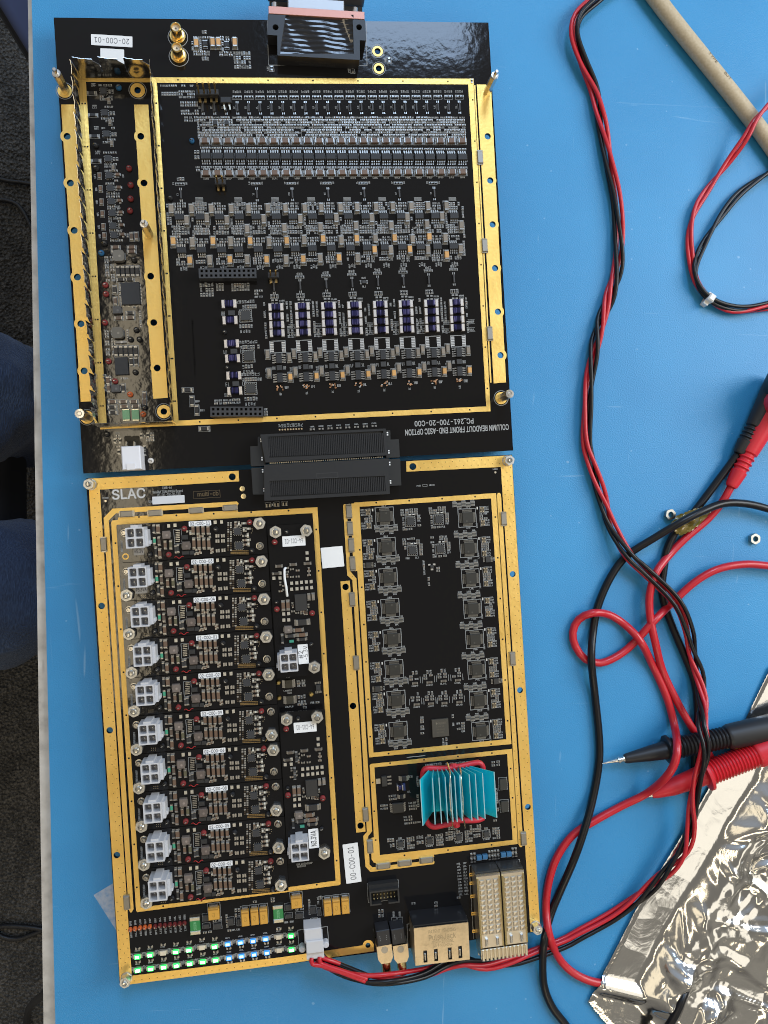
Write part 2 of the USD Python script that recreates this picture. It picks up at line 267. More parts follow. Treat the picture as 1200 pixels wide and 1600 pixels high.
for i in range(5):
    a = i * 2 * PI / 5 + .2; c_, s_ = math.cos(a), math.sin(a); zf = FLOORZ - fc.z
    MB().tube(fc([(-125 + 24 * c_, 210 + 24 * s_, zf + 85), (-125 + 230 * c_, 210 + 230 * s_, zf + 62)]), [22, 15]).put(CH, 'foot', LK + 'black_shell')
    MB().lathe(fc.sub(-125 + 240 * c_, 210 + 240 * s_, a), 0, 0, [(20, zf), (24, zf + 12), (24, zf + 36), (18, zf + 48)], 12).put(CH, 'caster', LK + 'black_shell')
C2 = thing('office_chair', 'black chair under the person with its dark seat between the two knees', 'chair'); s2 = F((-610, (K1[1] + K2[1]) / 2), 0, 0)
solid(s2, rbox(-150, 380, -110, 110, -470, -392, 20)).put(C2, 'seat', LK + 'black_shell', smooth=40); solid(s2, rbox(-290, -245, -210, 210, -330, 130, 20)).put(C2, 'backrest', LK + 'black_shell', smooth=40)
MB().box(s2, -200, 0, -440, 110, 70, 18).box(s2, -252, 0, -422, 14, 70, 120).put(C2, 'back_support', LK + 'black_shell'); MB().lathe(s2, 0, 0, [(28, FLOORZ + 70), (28, -471)], 16).put(C2, 'column', LK + 'black_shell')
for i in range(5):
    a = i * 2 * PI / 5; c_, s_ = math.cos(a), math.sin(a)
    MB().tube(s2([(24 * c_, 24 * s_, FLOORZ + 85), (205 * c_, 205 * s_, FLOORZ + 62)]), [22, 15]).put(C2, 'foot', LK + 'black_shell'); MB().lathe(s2.sub(212 * c_, 212 * s_, a), 0, 0, [(20, FLOORZ), (24, FLOORZ + 12), (24, FLOORZ + 36), (18, FLOORZ + 48)], 12).put(C2, 'caster', LK + 'black_shell')
RUB = plain('black_rubber', (.009, .009, .010), .38)
hf = FLOORZ - ZB + 4
def floorcord(label, pts, r=3.2):
    p = [(*P(x, y, h_), h_ + ZB) for x, y, h_ in pts]
    g = MB().tube(spline(p, 8), r, 8).put('/World', 'floor_cord', LK + 'black_rubber', smooth=True)
    data(stage.GetPrimAtPath(g), label=label, category='cord')
floorcord('thin black cord lying in a narrow loop on the dark carpet', [(90, 1458, hf), (55, 1450, hf), (20, 1447, hf), (0, 1448, hf), (-8, 1454, hf), (4, 1464, hf), (28, 1467, hf), (60, 1456, hf), (100, 1440, hf)], 3.)
floorcord('thick black cord rising from the carpet at the bottom left corner', [(36, 1640, hf), (41, 1600, hf + 6), (46, 1575, hf + 60), (58, 1562, hf + 180), (80, 1548, hf + 330), (120, 1530, hf + 450)], 4.)
floorcord('thin cord crossing the carpet beside the black chair and dark shadow', [(-60, 262, hf), (0, 280, hf), (22, 284, hf), (45, 287, hf), (110, 300, hf)], 2.5)
floorcord('short cord curve on the carpet above the jeans knee', [(-40, 305, hf), (0, 312, hf), (20, 316, hf), (36, 330, hf), (60, 380, hf)], 2.5)

# ---------------------------------------------------------------- cords and test leads on the mat
REDW = mat('red_wire', {'p': ('principled_bsdf', {'base_color': (.50, .012, .022), 'roughness': .34, 'coat_weight': .15})})
BLKW = mat('black_wire', {'p': ('principled_bsdf', {'base_color': (.005, .005, .006), 'roughness': .3, 'ior': 1.42})})
REDP = plain('red_plastic', (.60, .018, .030), .42); BLKP = plain('black_plastic', (.011, .011, .012), .45)
def path3(pts):
    return np.array([(*P(x, y, HM + h), h) for x, y, h in pts])
def twisted(parent, ctr, R, r, pitch, kinds, phase=0., Rvar=None):
    c = spline(ctr, 2.2); s = np.r_[0, np.cumsum(np.linalg.norm(np.diff(c, axis=0), axis=1))]
    t = np.gradient(c, axis=0); t /= np.linalg.norm(t, axis=1)[:, None]; up = np.array([0, 0, 1.]); n = np.cross(t, up); n /= np.linalg.norm(n, axis=1)[:, None]; b = np.cross(n, t)
    for i, kd in enumerate(kinds):
        w = phase + 2 * PI * s / pitch + 1.3 * np.sin(s / 31.) + .7 * np.sin(s / 13. + 1) + i * 2 * PI / len(kinds)
        RR = R * (1 + .35 * np.sin(s / 23. + i * 1.3)) if Rvar is None else R
        q = c + n * (RR * np.cos(w))[:, None] + b * (RR * .8 * np.sin(w))[:, None]
        q[:, 2] = np.maximum(q[:, 2], r + .05)
        MB().tube(q, r, 8).put(parent, kd + '_wire', LK + kd + '_wire', smooth=True)
PC = thing('power_cable', 'long twisted red and black wire bundle running from the lower board across the mat', 'cable')
RAW = [(497, 1497, 13), (510, 1506, 14), (540, 1521, 14), (575, 1531, 16), (615, 1531, 17), (662, 1523, 13), (697, 1508, 9), (725, 1503, 8), (760, 1507, 6), (800, 1500, 4), (830, 1490, 3), (880, 1472, 2.2), (905, 1459, 2.2), (960, 1430, 2.2), (1000, 1401, 4), (1040, 1362, 7), (1068, 1328, 8), (1080, 1290, 9), (1084, 1255, 11),
       (1091, 1218, 14), (1101, 1185, 17), (1103, 1160, 17), (1099, 1135, 15), (1099, 1100, 9), (1092, 1060, 5), (1080, 1020, 4), (1074, 985, 6), (1056, 942, 7), (1012, 897, 5), (982, 868, 6), (955, 825, 3), (940, 780, 2.2), (924, 725, 2.2), (916, 690, 2.2), (917, 640, 2.2), (921, 590, 2.2), (929, 550, 2.2), (940, 505, 2.2), (953, 460, 2.2), (964, 415, 2.2), (966, 370, 2.2), (961, 310, 2.2), (949, 250, 2.2), (936, 180, 2.2), (928, 140, 2.2), (910, 95, 3), (898, 55, 4), (903, 25, 4), (928, 0, 3), (965, -30, 3), (1010, -60, 3)]
twisted(PC, path3(RAW), 1.6, .84, 78., ['red', 'red', 'black', 'black'])
WB = thing('wire_bundle', 'red and black wire pairs held by a small white cable tie at right', 'wire bundle')
rp = path3([(1260, 110, 8), (1215, 152, 9), (1199, 166, 9), (1180, 188, 8.6), (1165, 215, 7.5), (1140, 250, 4), (1110, 290, 1.8), (1088, 325, 1.8), (1078, 360, 1.8), (1079, 400, 1.8), (1088, 440, 1.8), (1108, 466, 1.8), (1135, 484, 1.8), (1165, 486, 1.8), (1210, 478, 2), (1260, 468, 2)])
twisted(WB, rp, .85, .82, 52., ['red', 'red'], .4, 1)
bp = path3([(1270, 232, 2), (1215, 262, 2), (1185, 280, 2), (1150, 308, 2), (1115, 355, 2), (1093, 395, 2), (1086, 425, 3.2), (1095, 452, 3.4), (1114, 470, 3.4), (1140, 480, 3.2), (1170, 482, 2.6), (1210, 474, 2.2), (1260, 460, 2)])
twisted(WB, bp, .85, .82, 60., ['black', 'black'], 1.2, 1)
ft = F(P(1108, 467, HM + 3), math.atan2(-14, 22), 0)
WHT = plain('white_nylon', (.78, .77, .74), .4)
tie = MB().box(ft, 0, 0, 2.6, 2.6, 3.0, 3.2, bev=.5); tie.box(ft, -.2, -2.0, .3, 2.0, 1.6, 3.0); tie.box(ft, -.2, 2.1, .3, 2.0, 1.0, 2.8); tie.box(ft, -.2, 0, .05, 2.0, 5.0, .4); tie.put(WB, 'cable_tie', LK + 'white_nylon')
def lead(name, label, cat, kind, pts, r=1.55):
    g = thing(name, label, cat); MB().tube(spline(path3(pts), 2.5), r, 10).put(g, 'cable', LK + kind + '_wire', smooth=True); return g
def lathe_along(parent, name, a, b, prof, m, n=20):
    """turned body from a to b (mm); prof: (fraction along, radius)"""
    a, b = np.array(a, float), np.array(b, float)
    MB().tube(np.array([a + (b - a) * t for t, _ in prof]), [r for _, r in prof], n).put(parent, name, m, smooth=35)
R_ = 1.6
bl = lead('banana_lead', 'black banana plug lead entering at right with its plug lying above the red one', 'test lead', 'black', [(1156, 705, 3.6), (1130, 740, 2.6), (1100, 780, 1.7), (1078, 808, 1.7), (1055, 832, 1.7), (1042, 860, 1.7), (1037, 890, 1.7), (1034, 920, 1.7), (1040, 950, 1.7), (1053, 985, 1.7), (1072, 1030, 1.7), (1085, 1065, 1.7), (1090, 1100, 1.7), (1090, 1140, 1.7), (1086, 1180, 1.7), (1086, 1215, 1.7), (1084, 1250, 1.7), (1080, 1285, 1.7), (1070, 1318, 1.7)])
rl = lead('banana_lead', 'red banana plug lead entering at right below the black plug', 'test lead', 'red', [(1144, 757, 3.6), (1128, 785, 2.6), (1105, 812, 1.7), (1070, 842, 1.7), (1045, 868, 2), (1025, 895, 4.6), (1015, 930, 4.6), (1016, 965, 4.6), (1024, 1005, 4.9), (1036, 1050, 2), (1060, 1100, 1.8), (1080, 1135, 2), (1092, 1152, 1.8), (1102, 1168, 1.7), (1112, 1186, 1.7), (1120, 1200, 1.7)])
for g, k, a, b in ((bl, 'black', (1154, 709), (1222, 590)), (rl, 'red', (1142, 761), (1222, 612))):
    A3, B3 = path3([(*a, 4.2)])[0], path3([(*b, 7)])[0]; m = LK + k + '_plastic'
    prof = [(0, 2.0), (.02, 2.5), (.14, 3.1)]
    for j in range(4): t = .16 + j * .05; prof += [(t, 3.2), (t + .012, 2.6), (t + .03, 2.6), (t + .042, 3.3)]
    prof += [(.38, 3.5), (.6, 4.3), (.8, 5.2), (.97, 5.6), (1, 5.2)]
    lathe_along(g, 'plug', A3, B3, prof, m)
    d = (B3 - A3) / np.linalg.norm(B3 - A3); C3 = A3 + (B3 - A3) * .86
    MB().tube([C3 + [0, 0, 2], C3 + [0, 0, 11.5], C3 + [0, 0, 12]], [6.4, 6.2, 5.4], 20).put(g, 'plug_cap', m, smooth=35)
pr = lead('probe_cable', 'black test probe cable sweeping down close beside the lower board', 'cable', 'black', [(1290, 850, 5), (1235, 808, 5), (1200, 795, 5), (1165, 787, 5), (1130, 787, 6), (1095, 800, 7.4), (1060, 818, 7), (1020, 842, 4), (980, 868, 1.7), (955, 900, 1.7), (935, 945, 1.7), (927, 985, 1.7), (924, 1030, 4.4), (930, 1090, 2), (936, 1150, 1.7), (936, 1190, 1.7), (928, 1240, 1.7), (915, 1290, 4), (898, 1340, 4.6), (872, 1400, 1.7), (860, 1430, 1.7), (851, 1465, 5.5), (848, 1500, 4), (850, 1540, 1.7), (862, 1572, 1.7), (880, 1596, 1.7), (905, 1625, 1.7), (960, 1650, 1.7), (1015, 1640, 6), (1038, 1612, 9.5), (1056, 1584, 10), (1068, 1556, 9), (1078, 1530, 3)])
pd = lead('probe_cable', 'red test probe cable looping over the mat and ending under the foil bag', 'cable', 'red', [(1300, 895, 5), (1200, 884, 4), (1160, 882, 4), (1120, 890, 4), (1085, 910, 3), (1050, 942, 1.8), (1020, 972, 4.8), (990, 1005, 1.8), (965, 1025, 1.7), (938, 1036, 1.7), (915, 1030, 1.7), (899, 1010, 1.7), (895, 988, 1.7), (904, 968, 1.7), (925, 958, 4.6), (950, 960, 2), (975, 975, 1.8), (1000, 1001, 4.8), (1020, 1040, 1.8), (1042, 1090, 1.7), (1054, 1135, 3), (1058, 1165, 13), (1055, 1190, 14.5), (1040, 1215, 12), (1010, 1240, 4), (970, 1260, 1.7), (930, 1282, 1.7), (895, 1305, 1.7), (870, 1340, 1.7), (857, 1380, 1.7), (853, 1420, 1.7), (858, 1460, 5.6), (872, 1495, 2.), (893, 1518, 1.7), (920, 1532, 1.7), (950, 1538, 1.7), (985, 1545, 1.7)])
def ptv(x, y, h): return np.array([*P(x, y, HM + h), h])
pb = thing('test_probe', 'black multimeter test probe with a bare metal tip and round finger guard', 'test probe')
a, b = ptv(941, 1193, 4), ptv(1290, 1119, 9)
L = np.linalg.norm(b - a); u = (b - a) / L
def along(px): return np.dot(ptv(px, 0, 0)[:2] - a[:2], u[:2]) / L
lathe_along(pb, 'tip', a, a + u * 10, [(0, .15), (.5, .7), (.62, .95), (.64, 1.3), (.72, 1.3), (.74, 1.), (.82, 1.), (.84, 1.3), (1, 1.3)], plain('bright_metal', (.75, .73, .68), .22, 1.), 12)
lathe_along(pb, 'nose', a + u * 9, a + u * 27, [(0, 1.6), (.05, 1.9), (.6, 3.0), (1, 3.6)], LK + 'black_plastic')
gd = a + u * 26; MB().tube([gd, gd + u * .4, gd + u * 1.4, gd + u * 1.8], [5., 5.6, 5.6, 5.], 20).put(pb, 'finger_guard', LK + 'black_plastic', smooth=35)
prof = []
for j in range(16): t = j / 16; prof += [(t, 4.3), (t + .03, 3.6), (t + .045, 3.6)]
lathe_along(pb, 'grip', a + u * 27.8, a + u * 51, prof + [(1, 4.4)], LK + 'black_plastic')
lathe_along(pb, 'handle', a + u * 51, b, [(0, 4.3), (.03, 4.9), (.5, 5.4), (1, 5.6)], LK + 'black_plastic')
rb = thing('test_probe', 'red multimeter test probe with its nose against the red cable and handle over the foil', 'test probe')
a, b = ptv(1008, 1246, 4), ptv(1300, 1133, 11); u = (b - a) / np.linalg.norm(b - a)
lathe_along(rb, 'tip', a, a + u * 3.5, [(0, .2), (.6, .8), (1, 1.)], LK + 'bright_metal', 12)
lathe_along(rb, 'nose', a + u * 2.8, a + u * 27, [(0, 1.3), (.08, 2.0), (.35, 3.3), (1, 4.2)], LK + 'red_plastic')
gd = a + u * 25; MB().tube([gd, gd + u * .4, gd + u * 1.6, gd + u * 2.], [5.2, 6.6, 6.6, 5.6], 20).put(rb, 'finger_guard', LK + 'red_plastic', smooth=35)
prof = []
for j in range(15): t = j / 15; prof += [(t, 4.9), (t + .03, 4.2), (t + .045, 4.2)]
lathe_along(rb, 'grip', a + u * 27.2, a + u * 47, prof + [(1, 5.)], LK + 'red_plastic')
lathe_along(rb, 'handle', a + u * 47, b, [(0, 5.), (.03, 5.4), (.5, 6.), (1, 6.2)], LK + 'red_plastic')
# beige mains cord with printed jacket
CORD = mat('beige_jacket', {'g': ('geometry', {}), 'n': ('noise_texture', {'scale': 1100., 'detail': 3.}), 'r': ('rgb_ramp', {'ramp': [(.3, (.44, .35, .22)), (.7, (.53, .435, .29))]}), 'p': ('principled_bsdf', {'roughness': .45})}, [('g.position', 'n.vector'), ('n.fac', 'r.fac'), ('r.color', 'p.base_color')])
mc = thing('mains_cord', 'thick beige mains cord with printed lettering crossing the top right corner', 'cord')
cp = spline(path3([(x, y, 3.22) for x, y in ((985, -60), (1021, -8), (1060, 43), (1105, 99), (1150, 155), (1192, 209), (1245, 285))]), 4); MB().tube(cp, 3.2, 20).put(mc, 'jacket', CORD, smooth=True)
def on_cord(px, py, txt, h):
    q = np.array(P(px, py, HM + 6.6)); i = int(np.argmin(np.linalg.norm(cp[:, :2] - q, axis=1))); t = cp[min(i + 2, len(cp) - 1)] - cp[i - 2]; an = math.atan2(t[1], t[0])
    m = meshkit.text_mesh(txt, h, .02); v = np.array(m.vertices); v[:, :2] -= (v[:, :2].min(0) + v[:, :2].max(0)) / 2
    th_ = (v[:, 1] + 1.3) / 3.25; n_ = np.array([-math.sin(an), math.cos(an)]); ax = np.array([math.cos(an), math.sin(an)])
    pos = cp[i][:2] + np.outer(v[:, 0], ax) + np.outer(3.25 * np.sin(th_), n_); z = cp[i][2] + 3.25 * np.cos(th_)
    MB().add(np.c_[pos, z], m.faces, (.16, .11, .06)).put(mc, 'lettering')
on_cord(1108, 89, 'TYPE', 1.5); on_cord(1130, 117, 'SJT', 1.5)

# loose nuts, tape, plastic film
STEEL = mat('steel', {'g': ('geometry', {}), 'n': ('noise_texture', {'scale': 400., 'detail': 3.}), 'r2': ('map_range', {'from_min': .3, 'from_max': .7, 'to_min': .2, 'to_max': .38}), 'p': ('principled_bsdf', {'metallic': 1., 'base_color': (.46, .45, .41)})}, [('g.position', 'n.vector'), ('n.fac', 'r2.value'), ('r2.result', 'p.roughness')])
def hexnut(r, bore, h, z=0., n=6, a=0.):
    m = m3.Manifold.cylinder(h, r, r, 6).rotate((0, 0, math.degrees(a))); m = m ^ m3.Manifold.batch_hull([m3.Manifold.cylinder(h * .6, r * 1.05, r * 1.05, 24).translate((0, 0, h * .2)), m3.Manifold.cylinder(h, r * .93, r * .93, 24)])
    if bore: m = m - m3.Manifold.cylinder(h * 3, bore, bore, 16).translate((0, 0, -h))
    return m.translate((0, 0, z))
def loose_nut(px, py, a, label):
    t = thing('hex_nut', label, 'nut'); solid(F(P(px, py, HM + 1.2), a, 0), hexnut(2.3, 1.15, 2.0), MB()).put(t, 'nut_body', STEEL if not count.get(('/World', 'hex_nut'), 1) > 1 else LK + 'steel', smooth=25)
loose_nut(1047, 804, .25, 'small hex nut lying beside the crumpled amber tape'); loose_nut(1179, 842, .5, 'small hex nut lying alone on the mat above the red cable')
AMB = mat('amber_tape', {'g': ('geometry', {}), 'n': ('noise_texture', {'scale': 180., 'detail': 2.}), 'r': ('rgb_ramp', {'ramp': [(.35, (.30, .26, .03)), (.65, (.55, .40, .10))]}), 'p': ('principled_bsdf', {'roughness': .12, 'transmission_weight': .75, 'thin_wall': 1, 'ior': 1.45})}, [('g.position', 'n.vector'), ('n.fac', 'r.fac'), ('r.color', 'p.base_color')])
def sheet(px_poly, m, name, parent, h0, amp, fr, seed, step=1.2, thick=.06):
    g = ppoly(px_poly, HM); x0, y0, x1, y1 = g.bounds; nx, ny = int((x1 - x0) / step) + 2, int((y1 - y0) / step) + 2
    X, Y = np.meshgrid(np.linspace(x0, x1, nx), np.linspace(y0, y1, ny)); pts = np.c_[X.ravel(), Y.ravel()]
    import shapely
    ins = shapely.contains_xy(g.buffer(step * .5), pts[:, 0], pts[:, 1]); ed = shapely.distance(g.exterior, shapely.points(pts))
    q = np.c_[pts / fr, np.full(len(pts), seed)]; n1 = np.abs(meshkit.fbm(q, 3, seed) - .5) * 2
    z = h0 + amp * n1 * np.clip(ed / 3 + .25, 0, 1)
    idx = np.arange(nx * ny).reshape(ny, nx); a, b, c, d = idx[:-1, :-1].ravel(), idx[:-1, 1:].ravel(), idx[1:, 1:].ravel(), idx[1:, :-1].ravel()
    f = np.vstack([np.c_[a, b, c], np.c_[a, c, d]]); f = f[ins[f].all(1)]
    used = np.unique(f); mp = np.full(nx * ny, -1); mp[used] = np.arange(len(used)); v = np.c_[pts, z][used]; f = mp[f]; k = len(v)
    return MB().add(np.vstack([v, v - [0, 0, thick]]), np.vstack([f, f[:, ::-1] + k])).put(parent, name, m, smooth=40)
tp = sheet([(1037, 822), (1050, 806), (1070, 797), (1090, 792), (1104, 793), (1097, 805), (1088, 816), (1072, 828), (1056, 836), (1048, 834)], AMB, 'tape_scrap', '/World', 4.0, 6., 5., 3, .7)
data(stage.GetPrimAtPath(tp), label='crumpled scrap of amber tape stuck where black and red leads cross', category='tape')
FILM = mat('clear_film', {'g': ('geometry', {}), 'n': ('noise_texture', {'scale': 500., 'detail': 2.}), 'r': ('map_range', {'from_min': .4, 'from_max': .6, 'to_min': .2, 'to_max': .36}), 't': ('transparent_bsdf', {'color': (.97, .97, .97)}), 'p': ('principled_bsdf', {'base_color': (.62, .64, .66), 'roughness': .4}), 'm': ('mix_closure', {'fac': .3})},
     [('g.position', 'n.vector'), ('n.fac', 'r.value'), ('r.result', 'm.fac'), ('t.BSDF', 'm.closure1'), ('p.BSDF', 'm.closure2')], surface='m.closure')
fp = MB().poly(W0, ppoly([(146.5, 1398), (190, 1372), (230, 1440), (188, 1462), (176, 1444)], HM), .15, .12).put('/World', 'plastic_film', FILM)
data(stage.GetPrimAtPath(fp), label='clear plastic film corner poking out from under the lower board at left', category='film')

# crumpled metallised bag
FOIL = mat('metal_foil', {'g': ('geometry', {}), 'v': ('voronoi_texture', {'scale': 95., 'feature': 'f1'}), 'n': ('noise_texture', {'scale': 60., 'detail': 5., 'distortion': 1.2}), 'a': ('math', {'math_type': 'add'}), 'b': ('bump', {'strength': .12, 'distance': .003}), 'p': ('principled_bsdf', {'metallic': 1., 'base_color': (.68, .675, .655), 'roughness': .12})},
     [('g.position', 'v.vector'), ('g.position', 'n.vector'), ('v.distance', 'a.value1'), ('n.fac', 'a.value2'), ('a.value', 'b.height'), ('b.normal', 'p.normal')])
FB = thing('foil_bag', 'crumpled shiny metallised foil bag in the bottom right corner', 'foil bag')
def foil():
    g = ppoly([(917, 1562), (990, 1421), (1070, 1291), (1129, 1189), (1163, 1122), (1200, 1043), (1480, 860), (1560, 1750), (1000, 1800), (985, 1640), (930, 1580)], HM)
    x0, y0, x1, y1 = g.bounds; st = .75; nx, ny = int((x1 - x0) / st), int((y1 - y0) / st)
    X, Y = np.meshgrid(np.linspace(x0, x1, nx), np.linspace(y0, y1, ny)); pts = np.c_[X.ravel(), Y.ravel()]
    import shapely
    ins = shapely.contains_xy(g.buffer(.4), pts[:, 0], pts[:, 1]); ed = shapely.distance(g.exterior, shapely.points(pts))
    w = pts + 9 * np.c_[meshkit.noise(np.c_[pts / 16, np.full(len(pts), 1.)], 5) - .5, meshkit.noise(np.c_[pts / 16, np.full(len(pts), 2.)], 6) - .5]
    r = np.random.default_rng(3)
    def ridge(n, seed, width):           # creases: straight folds between random points
        rr = np.random.default_rng(seed); z = np.zeros(len(pts))
        for _ in range(n):
            c = rr.uniform([x0, y0], [x1, y1]); an = rr.uniform(0, PI); L = rr.uniform(10, 34); d = np.array([math.cos(an), math.sin(an)]); q = w - c
            s = q @ d; t = q @ [-d[1], d[0]]; z += rr.uniform(-1, 1.2) * np.clip(1 - np.abs(t) / rr.uniform(.5, 1) / width, 0, 1) * np.clip(1.6 - np.abs(s) / L * 1.6, 0, 1)
        return z
    z = 10 * (meshkit.fbm(np.c_[w / 38, np.zeros(len(w))], 2, 11) - .3) + 3.0 * ridge(190, 4, 8.) + 1.2 * ridge(460, 9, 3.2) + 1.3 * np.abs(meshkit.fbm(np.c_[w / 9, np.zeros(len(w))], 3, 21) - .5)
    k = np.clip((ed - 13) / 12, 0, 1); k = k * k * (3 - 2 * k)
    z = 1.1 + .9 * meshkit.noise(np.c_[pts / 22, np.zeros(len(pts))], 8) + k * (2.2 + np.maximum(z, -1.8))
    z = np.where(ed < 1.2, z * .8, z)
    def near(L): p = shapely.LineString([P(x, y, HM) for x, y in L]); return shapely.distance(p, shapely.points(pts))
    z = np.maximum(z, 4.3 * np.exp(-(near([(940, 1536), (1000, 1550)]) / 4.5) ** 2))
    dk = near([(1015, 1640), (1038, 1612), (1056, 1584), (1066, 1560)]); z = np.minimum(z, 7.0 + np.clip(dk - 3, 0, 20) * 1.2)
    z = np.maximum(z, 6.0 * np.exp(-(near([(1076, 1534), (1082, 1520)]) / 5) ** 2))
    # the bag lies under the probes and over the cords near its edge
    idx = np.arange(nx * ny).reshape(ny, nx); a, b, c, d = idx[:-1, :-1].ravel(), idx[:-1, 1:].ravel(), idx[1:, 1:].ravel(), idx[1:, :-1].ravel()
    f = np.vstack([np.c_[a, b, c], np.c_[a, c, d]]); f = f[ins[f].all(1)]; used = np.unique(f); mp = np.full(nx * ny, -1); mp[used] = np.arange(len(used))
    v = np.c_[pts, np.maximum(z, .25)][used]; o = np.nonzero(~shapely.contains_xy(g, v[:, 0], v[:, 1]))[0]
    for k_ in o: q = g.exterior.interpolate(g.exterior.project(Point(v[k_, 0], v[k_, 1]))); v[k_, :2] = q.x, q.y
    return v, mp[f]
fv, ff = foil()
MB().add(fv, ff).put(FB, 'foil_sheet', FOIL, smooth=50)
yl = MB(); fl = F(P(1180, 1158, HM + 5), -.12 + PI / 2 * 0, 6.2); yl.box(fl, 0, 0, 0, 26, 7, .15, (.75, .62, .03)); yl.text(fl, 1, .2, .16, 'CAUTION', 3., (.03, .03, .03), rot=PI, depth=.05); yl.put(FB, 'warning_label')

# ================================================================ parts that sit on the boards
SILK, TINC, BODY, BROWN, TAN, GREYC, WHITE, GOLDC = (.36, .365, .355), (.48, .47, .44), (.014, .014, .015), (.135, .082, .052), (.55, .30, .10), (.22, .185, .145), (.8, .8, .78), (.86, .58, .20)
def silk(mb, f, x, y, w, d, z=.012): mb.quad(f, x, y, z, w, d, SILK, 0, .6)
def outline(mb, f, x, y, w, d, t=.12):
    for s in (-1, 1): silk(mb, f, x, y + s * d / 2, w + t, t); silk(mb, f, x + s * w / 2, y, t, d - t)
def scrawl(mb, f, x, y, n, h=.8, ch=.52, a=0., z=.012, col=SILK):
    """tiny illegible designator: n characters of a few strokes"""
    g = f.sub(x, y, a)
    for i in range(n):
        cx = (i - (n - 1) / 2) * ch; k = rng.randrange(5); w = ch * .62; t = .13
        if k != 1: mb.quad(g, cx - w / 2, 0, z, t, h, col, 0, .6)
        if k in (0, 2): mb.quad(g, cx + w / 2, 0, z, t, h, col, 0, .6)
        if k == 1: mb.quad(g, cx, 0, z, t, h, col, 0, .6)
        for yy in ((-.5, 0, .5), (-.5, .5), (0,), (.5, 0), (-.5,))[k]: mb.quad(g, cx, yy * (h - t), z, w, t, col, 0, .6)
def passive(mb, f, x, y, a=0., L=1.0, W=.52, H=.34, col=None, end=None):
    """small two-ended part with soldered ends"""
    g = f.sub(x, y, a); e = L * .27; c = col or BODY
    mb.box(g, 0, 0, .01, L - 2 * e + .02, W * .96, H, c, 0, .45)
    for s in (-1, 1): mb.box(g, s * (L - e) / 2, 0, .01, e, W, H * 1.04, end or TINC, 1 if end is None else 0, .32)
    for s in (-1, 1): mb.quad(g, s * L * .55, 0, .011, e * 1.1, W * 1.15, TINC, 1, .35)
def cluster(sm, sk, f, x0, y0, x1, y1, vert=False, gap=.08, px=None, text=.3):
    """a field of tiny parts with outlines and designators between two local corners"""
    L, Wd = (1.42, .86)
    if vert: L, Wd = Wd, L
    nx, ny = max(1, int((x1 - x0) / L)), max(1, int((y1 - y0) / Wd))
    for i in range(nx):
        for j in range(ny):
            u = rng.random(); cx, cy = x0 + (i + .5) * (x1 - x0) / nx, y0 + (j + .5) * (y1 - y0) / ny; a = PI / 2 if vert else 0
            if u < gap: continue
            if u < gap + text: scrawl(sk, f, cx, cy, 3, .7, .45, a)
            else:
                passive(sm, f, cx, cy, a, .92, .46, .32, rng.choice([BODY, BODY, BROWN, (.05, .045, .04)]))
                outline(sk, f, cx, cy, (1.22, .68)[vert], (.68, 1.22)[vert], .09)
def soic(par, f, x, y, a=0., w=4.2, d=3.2, n=4, name='amplifier_chip', tall=1.25, lead=1.0, col=BODY, mark=True):
    g = f.sub(x, y, a); b = MB().box(g, 0, 0, .18, w, d, tall, col, 0, .55, bev=.16)
    if mark: b.lathe(g, -w * .38, -d * .3, [(.22, tall + .15), (.22, tall + .185)], 8, (.03, .03, .03), 0, .6)
    p = b.put(par, name); l = MB()
    for i in range(n):
        cx = (i - (n - 1) / 2) * (w * .94 / n)
        for s in (-1, 1):
            l.box(g, cx, s * (d / 2 + lead * .25), .55, .42, lead * .55, .16, TINC, 1, .3); l.box(g, cx, s * (d / 2 + lead * .78), .012, .46, lead * .62, .14, TINC, 1, .3)
    l.put(p, 'lead', kind='stuff'); return p
def chipcap(par, f, x, y, a=0., L=3.4, W=1.7, H=1.5, col=GREYC, name='ceramic_capacitor', sk=None, label=None, rnd=True):
    g = f.sub(x, y, a); e = L * .175; b = MB(); j = 1 + (rng.random() - .5) * .25 if rnd else 1.; c = tuple(q * j for q in col)
    b.box(g, 0, 0, .03, L - 2 * e + .02, W, H, c, 0, .38, bev=.08)
    for s in (-1, 1): b.box(g, s * (L - e) / 2, 0, .02, e, W * 1.02, H * 1.02, TINC, 1, .3, bev=.08)
    for s in (-1, 1): b.quad(g, s * L * .52, 0, .012, e * 1.2, W * 1.05, (.34, .33, .31), 1, .4)
    if sk is not None: outline(sk, g, 0, 0, L * 1.25, W * 1.35, .11)
    return b.put(par, name, label=label)
def filmcap(par, f, x, y, a=0., L=5.4, W=2.5):
    """film capacitor: pale metal ends and a glossy violet blue top with light streaks of its own foil"""
    g = f.sub(x, y, a); b = MB()
    for s in (-1, 1): b.box(g, s * L * .39, 0, .02, L * .22, W, 1.5, (.72, .66, .60), 1, .38, bev=.12)
    b.put_body = None
    p = b.put(par, 'film_capacitor')
    MB().box(g, 0, W * .06, .03, L * .54, W * .74, 1.75, (.03, .03, .11), 0, .08, bev=.25).put(p, 'film_body', VIOLET)
    return p
VIOLET = mat('violet_film', {'g': ('geometry', {}), 'n': ('noise_texture', {'scale': 420., 'detail': 2.}), 'mp': ('mapping', {'scale': (3., .12, 1.), 'rotation': (0, 0, -.0625)}), 'r': ('rgb_ramp', {'ramp': [(.40, (.010, .010, .035)), (.52, (.03, .03, .13)), (.57, (.20, .18, .38)), (.61, (.02, .02, .09))]}), 'p': ('principled_bsdf', {'roughness': .16, 'metallic': .55, 'coat_weight': .6})},
     [('g.position', 'mp.vector'), ('mp.vector', 'n.vector'), ('n.fac', 'r.fac'), ('r.color', 'p.base_color')])
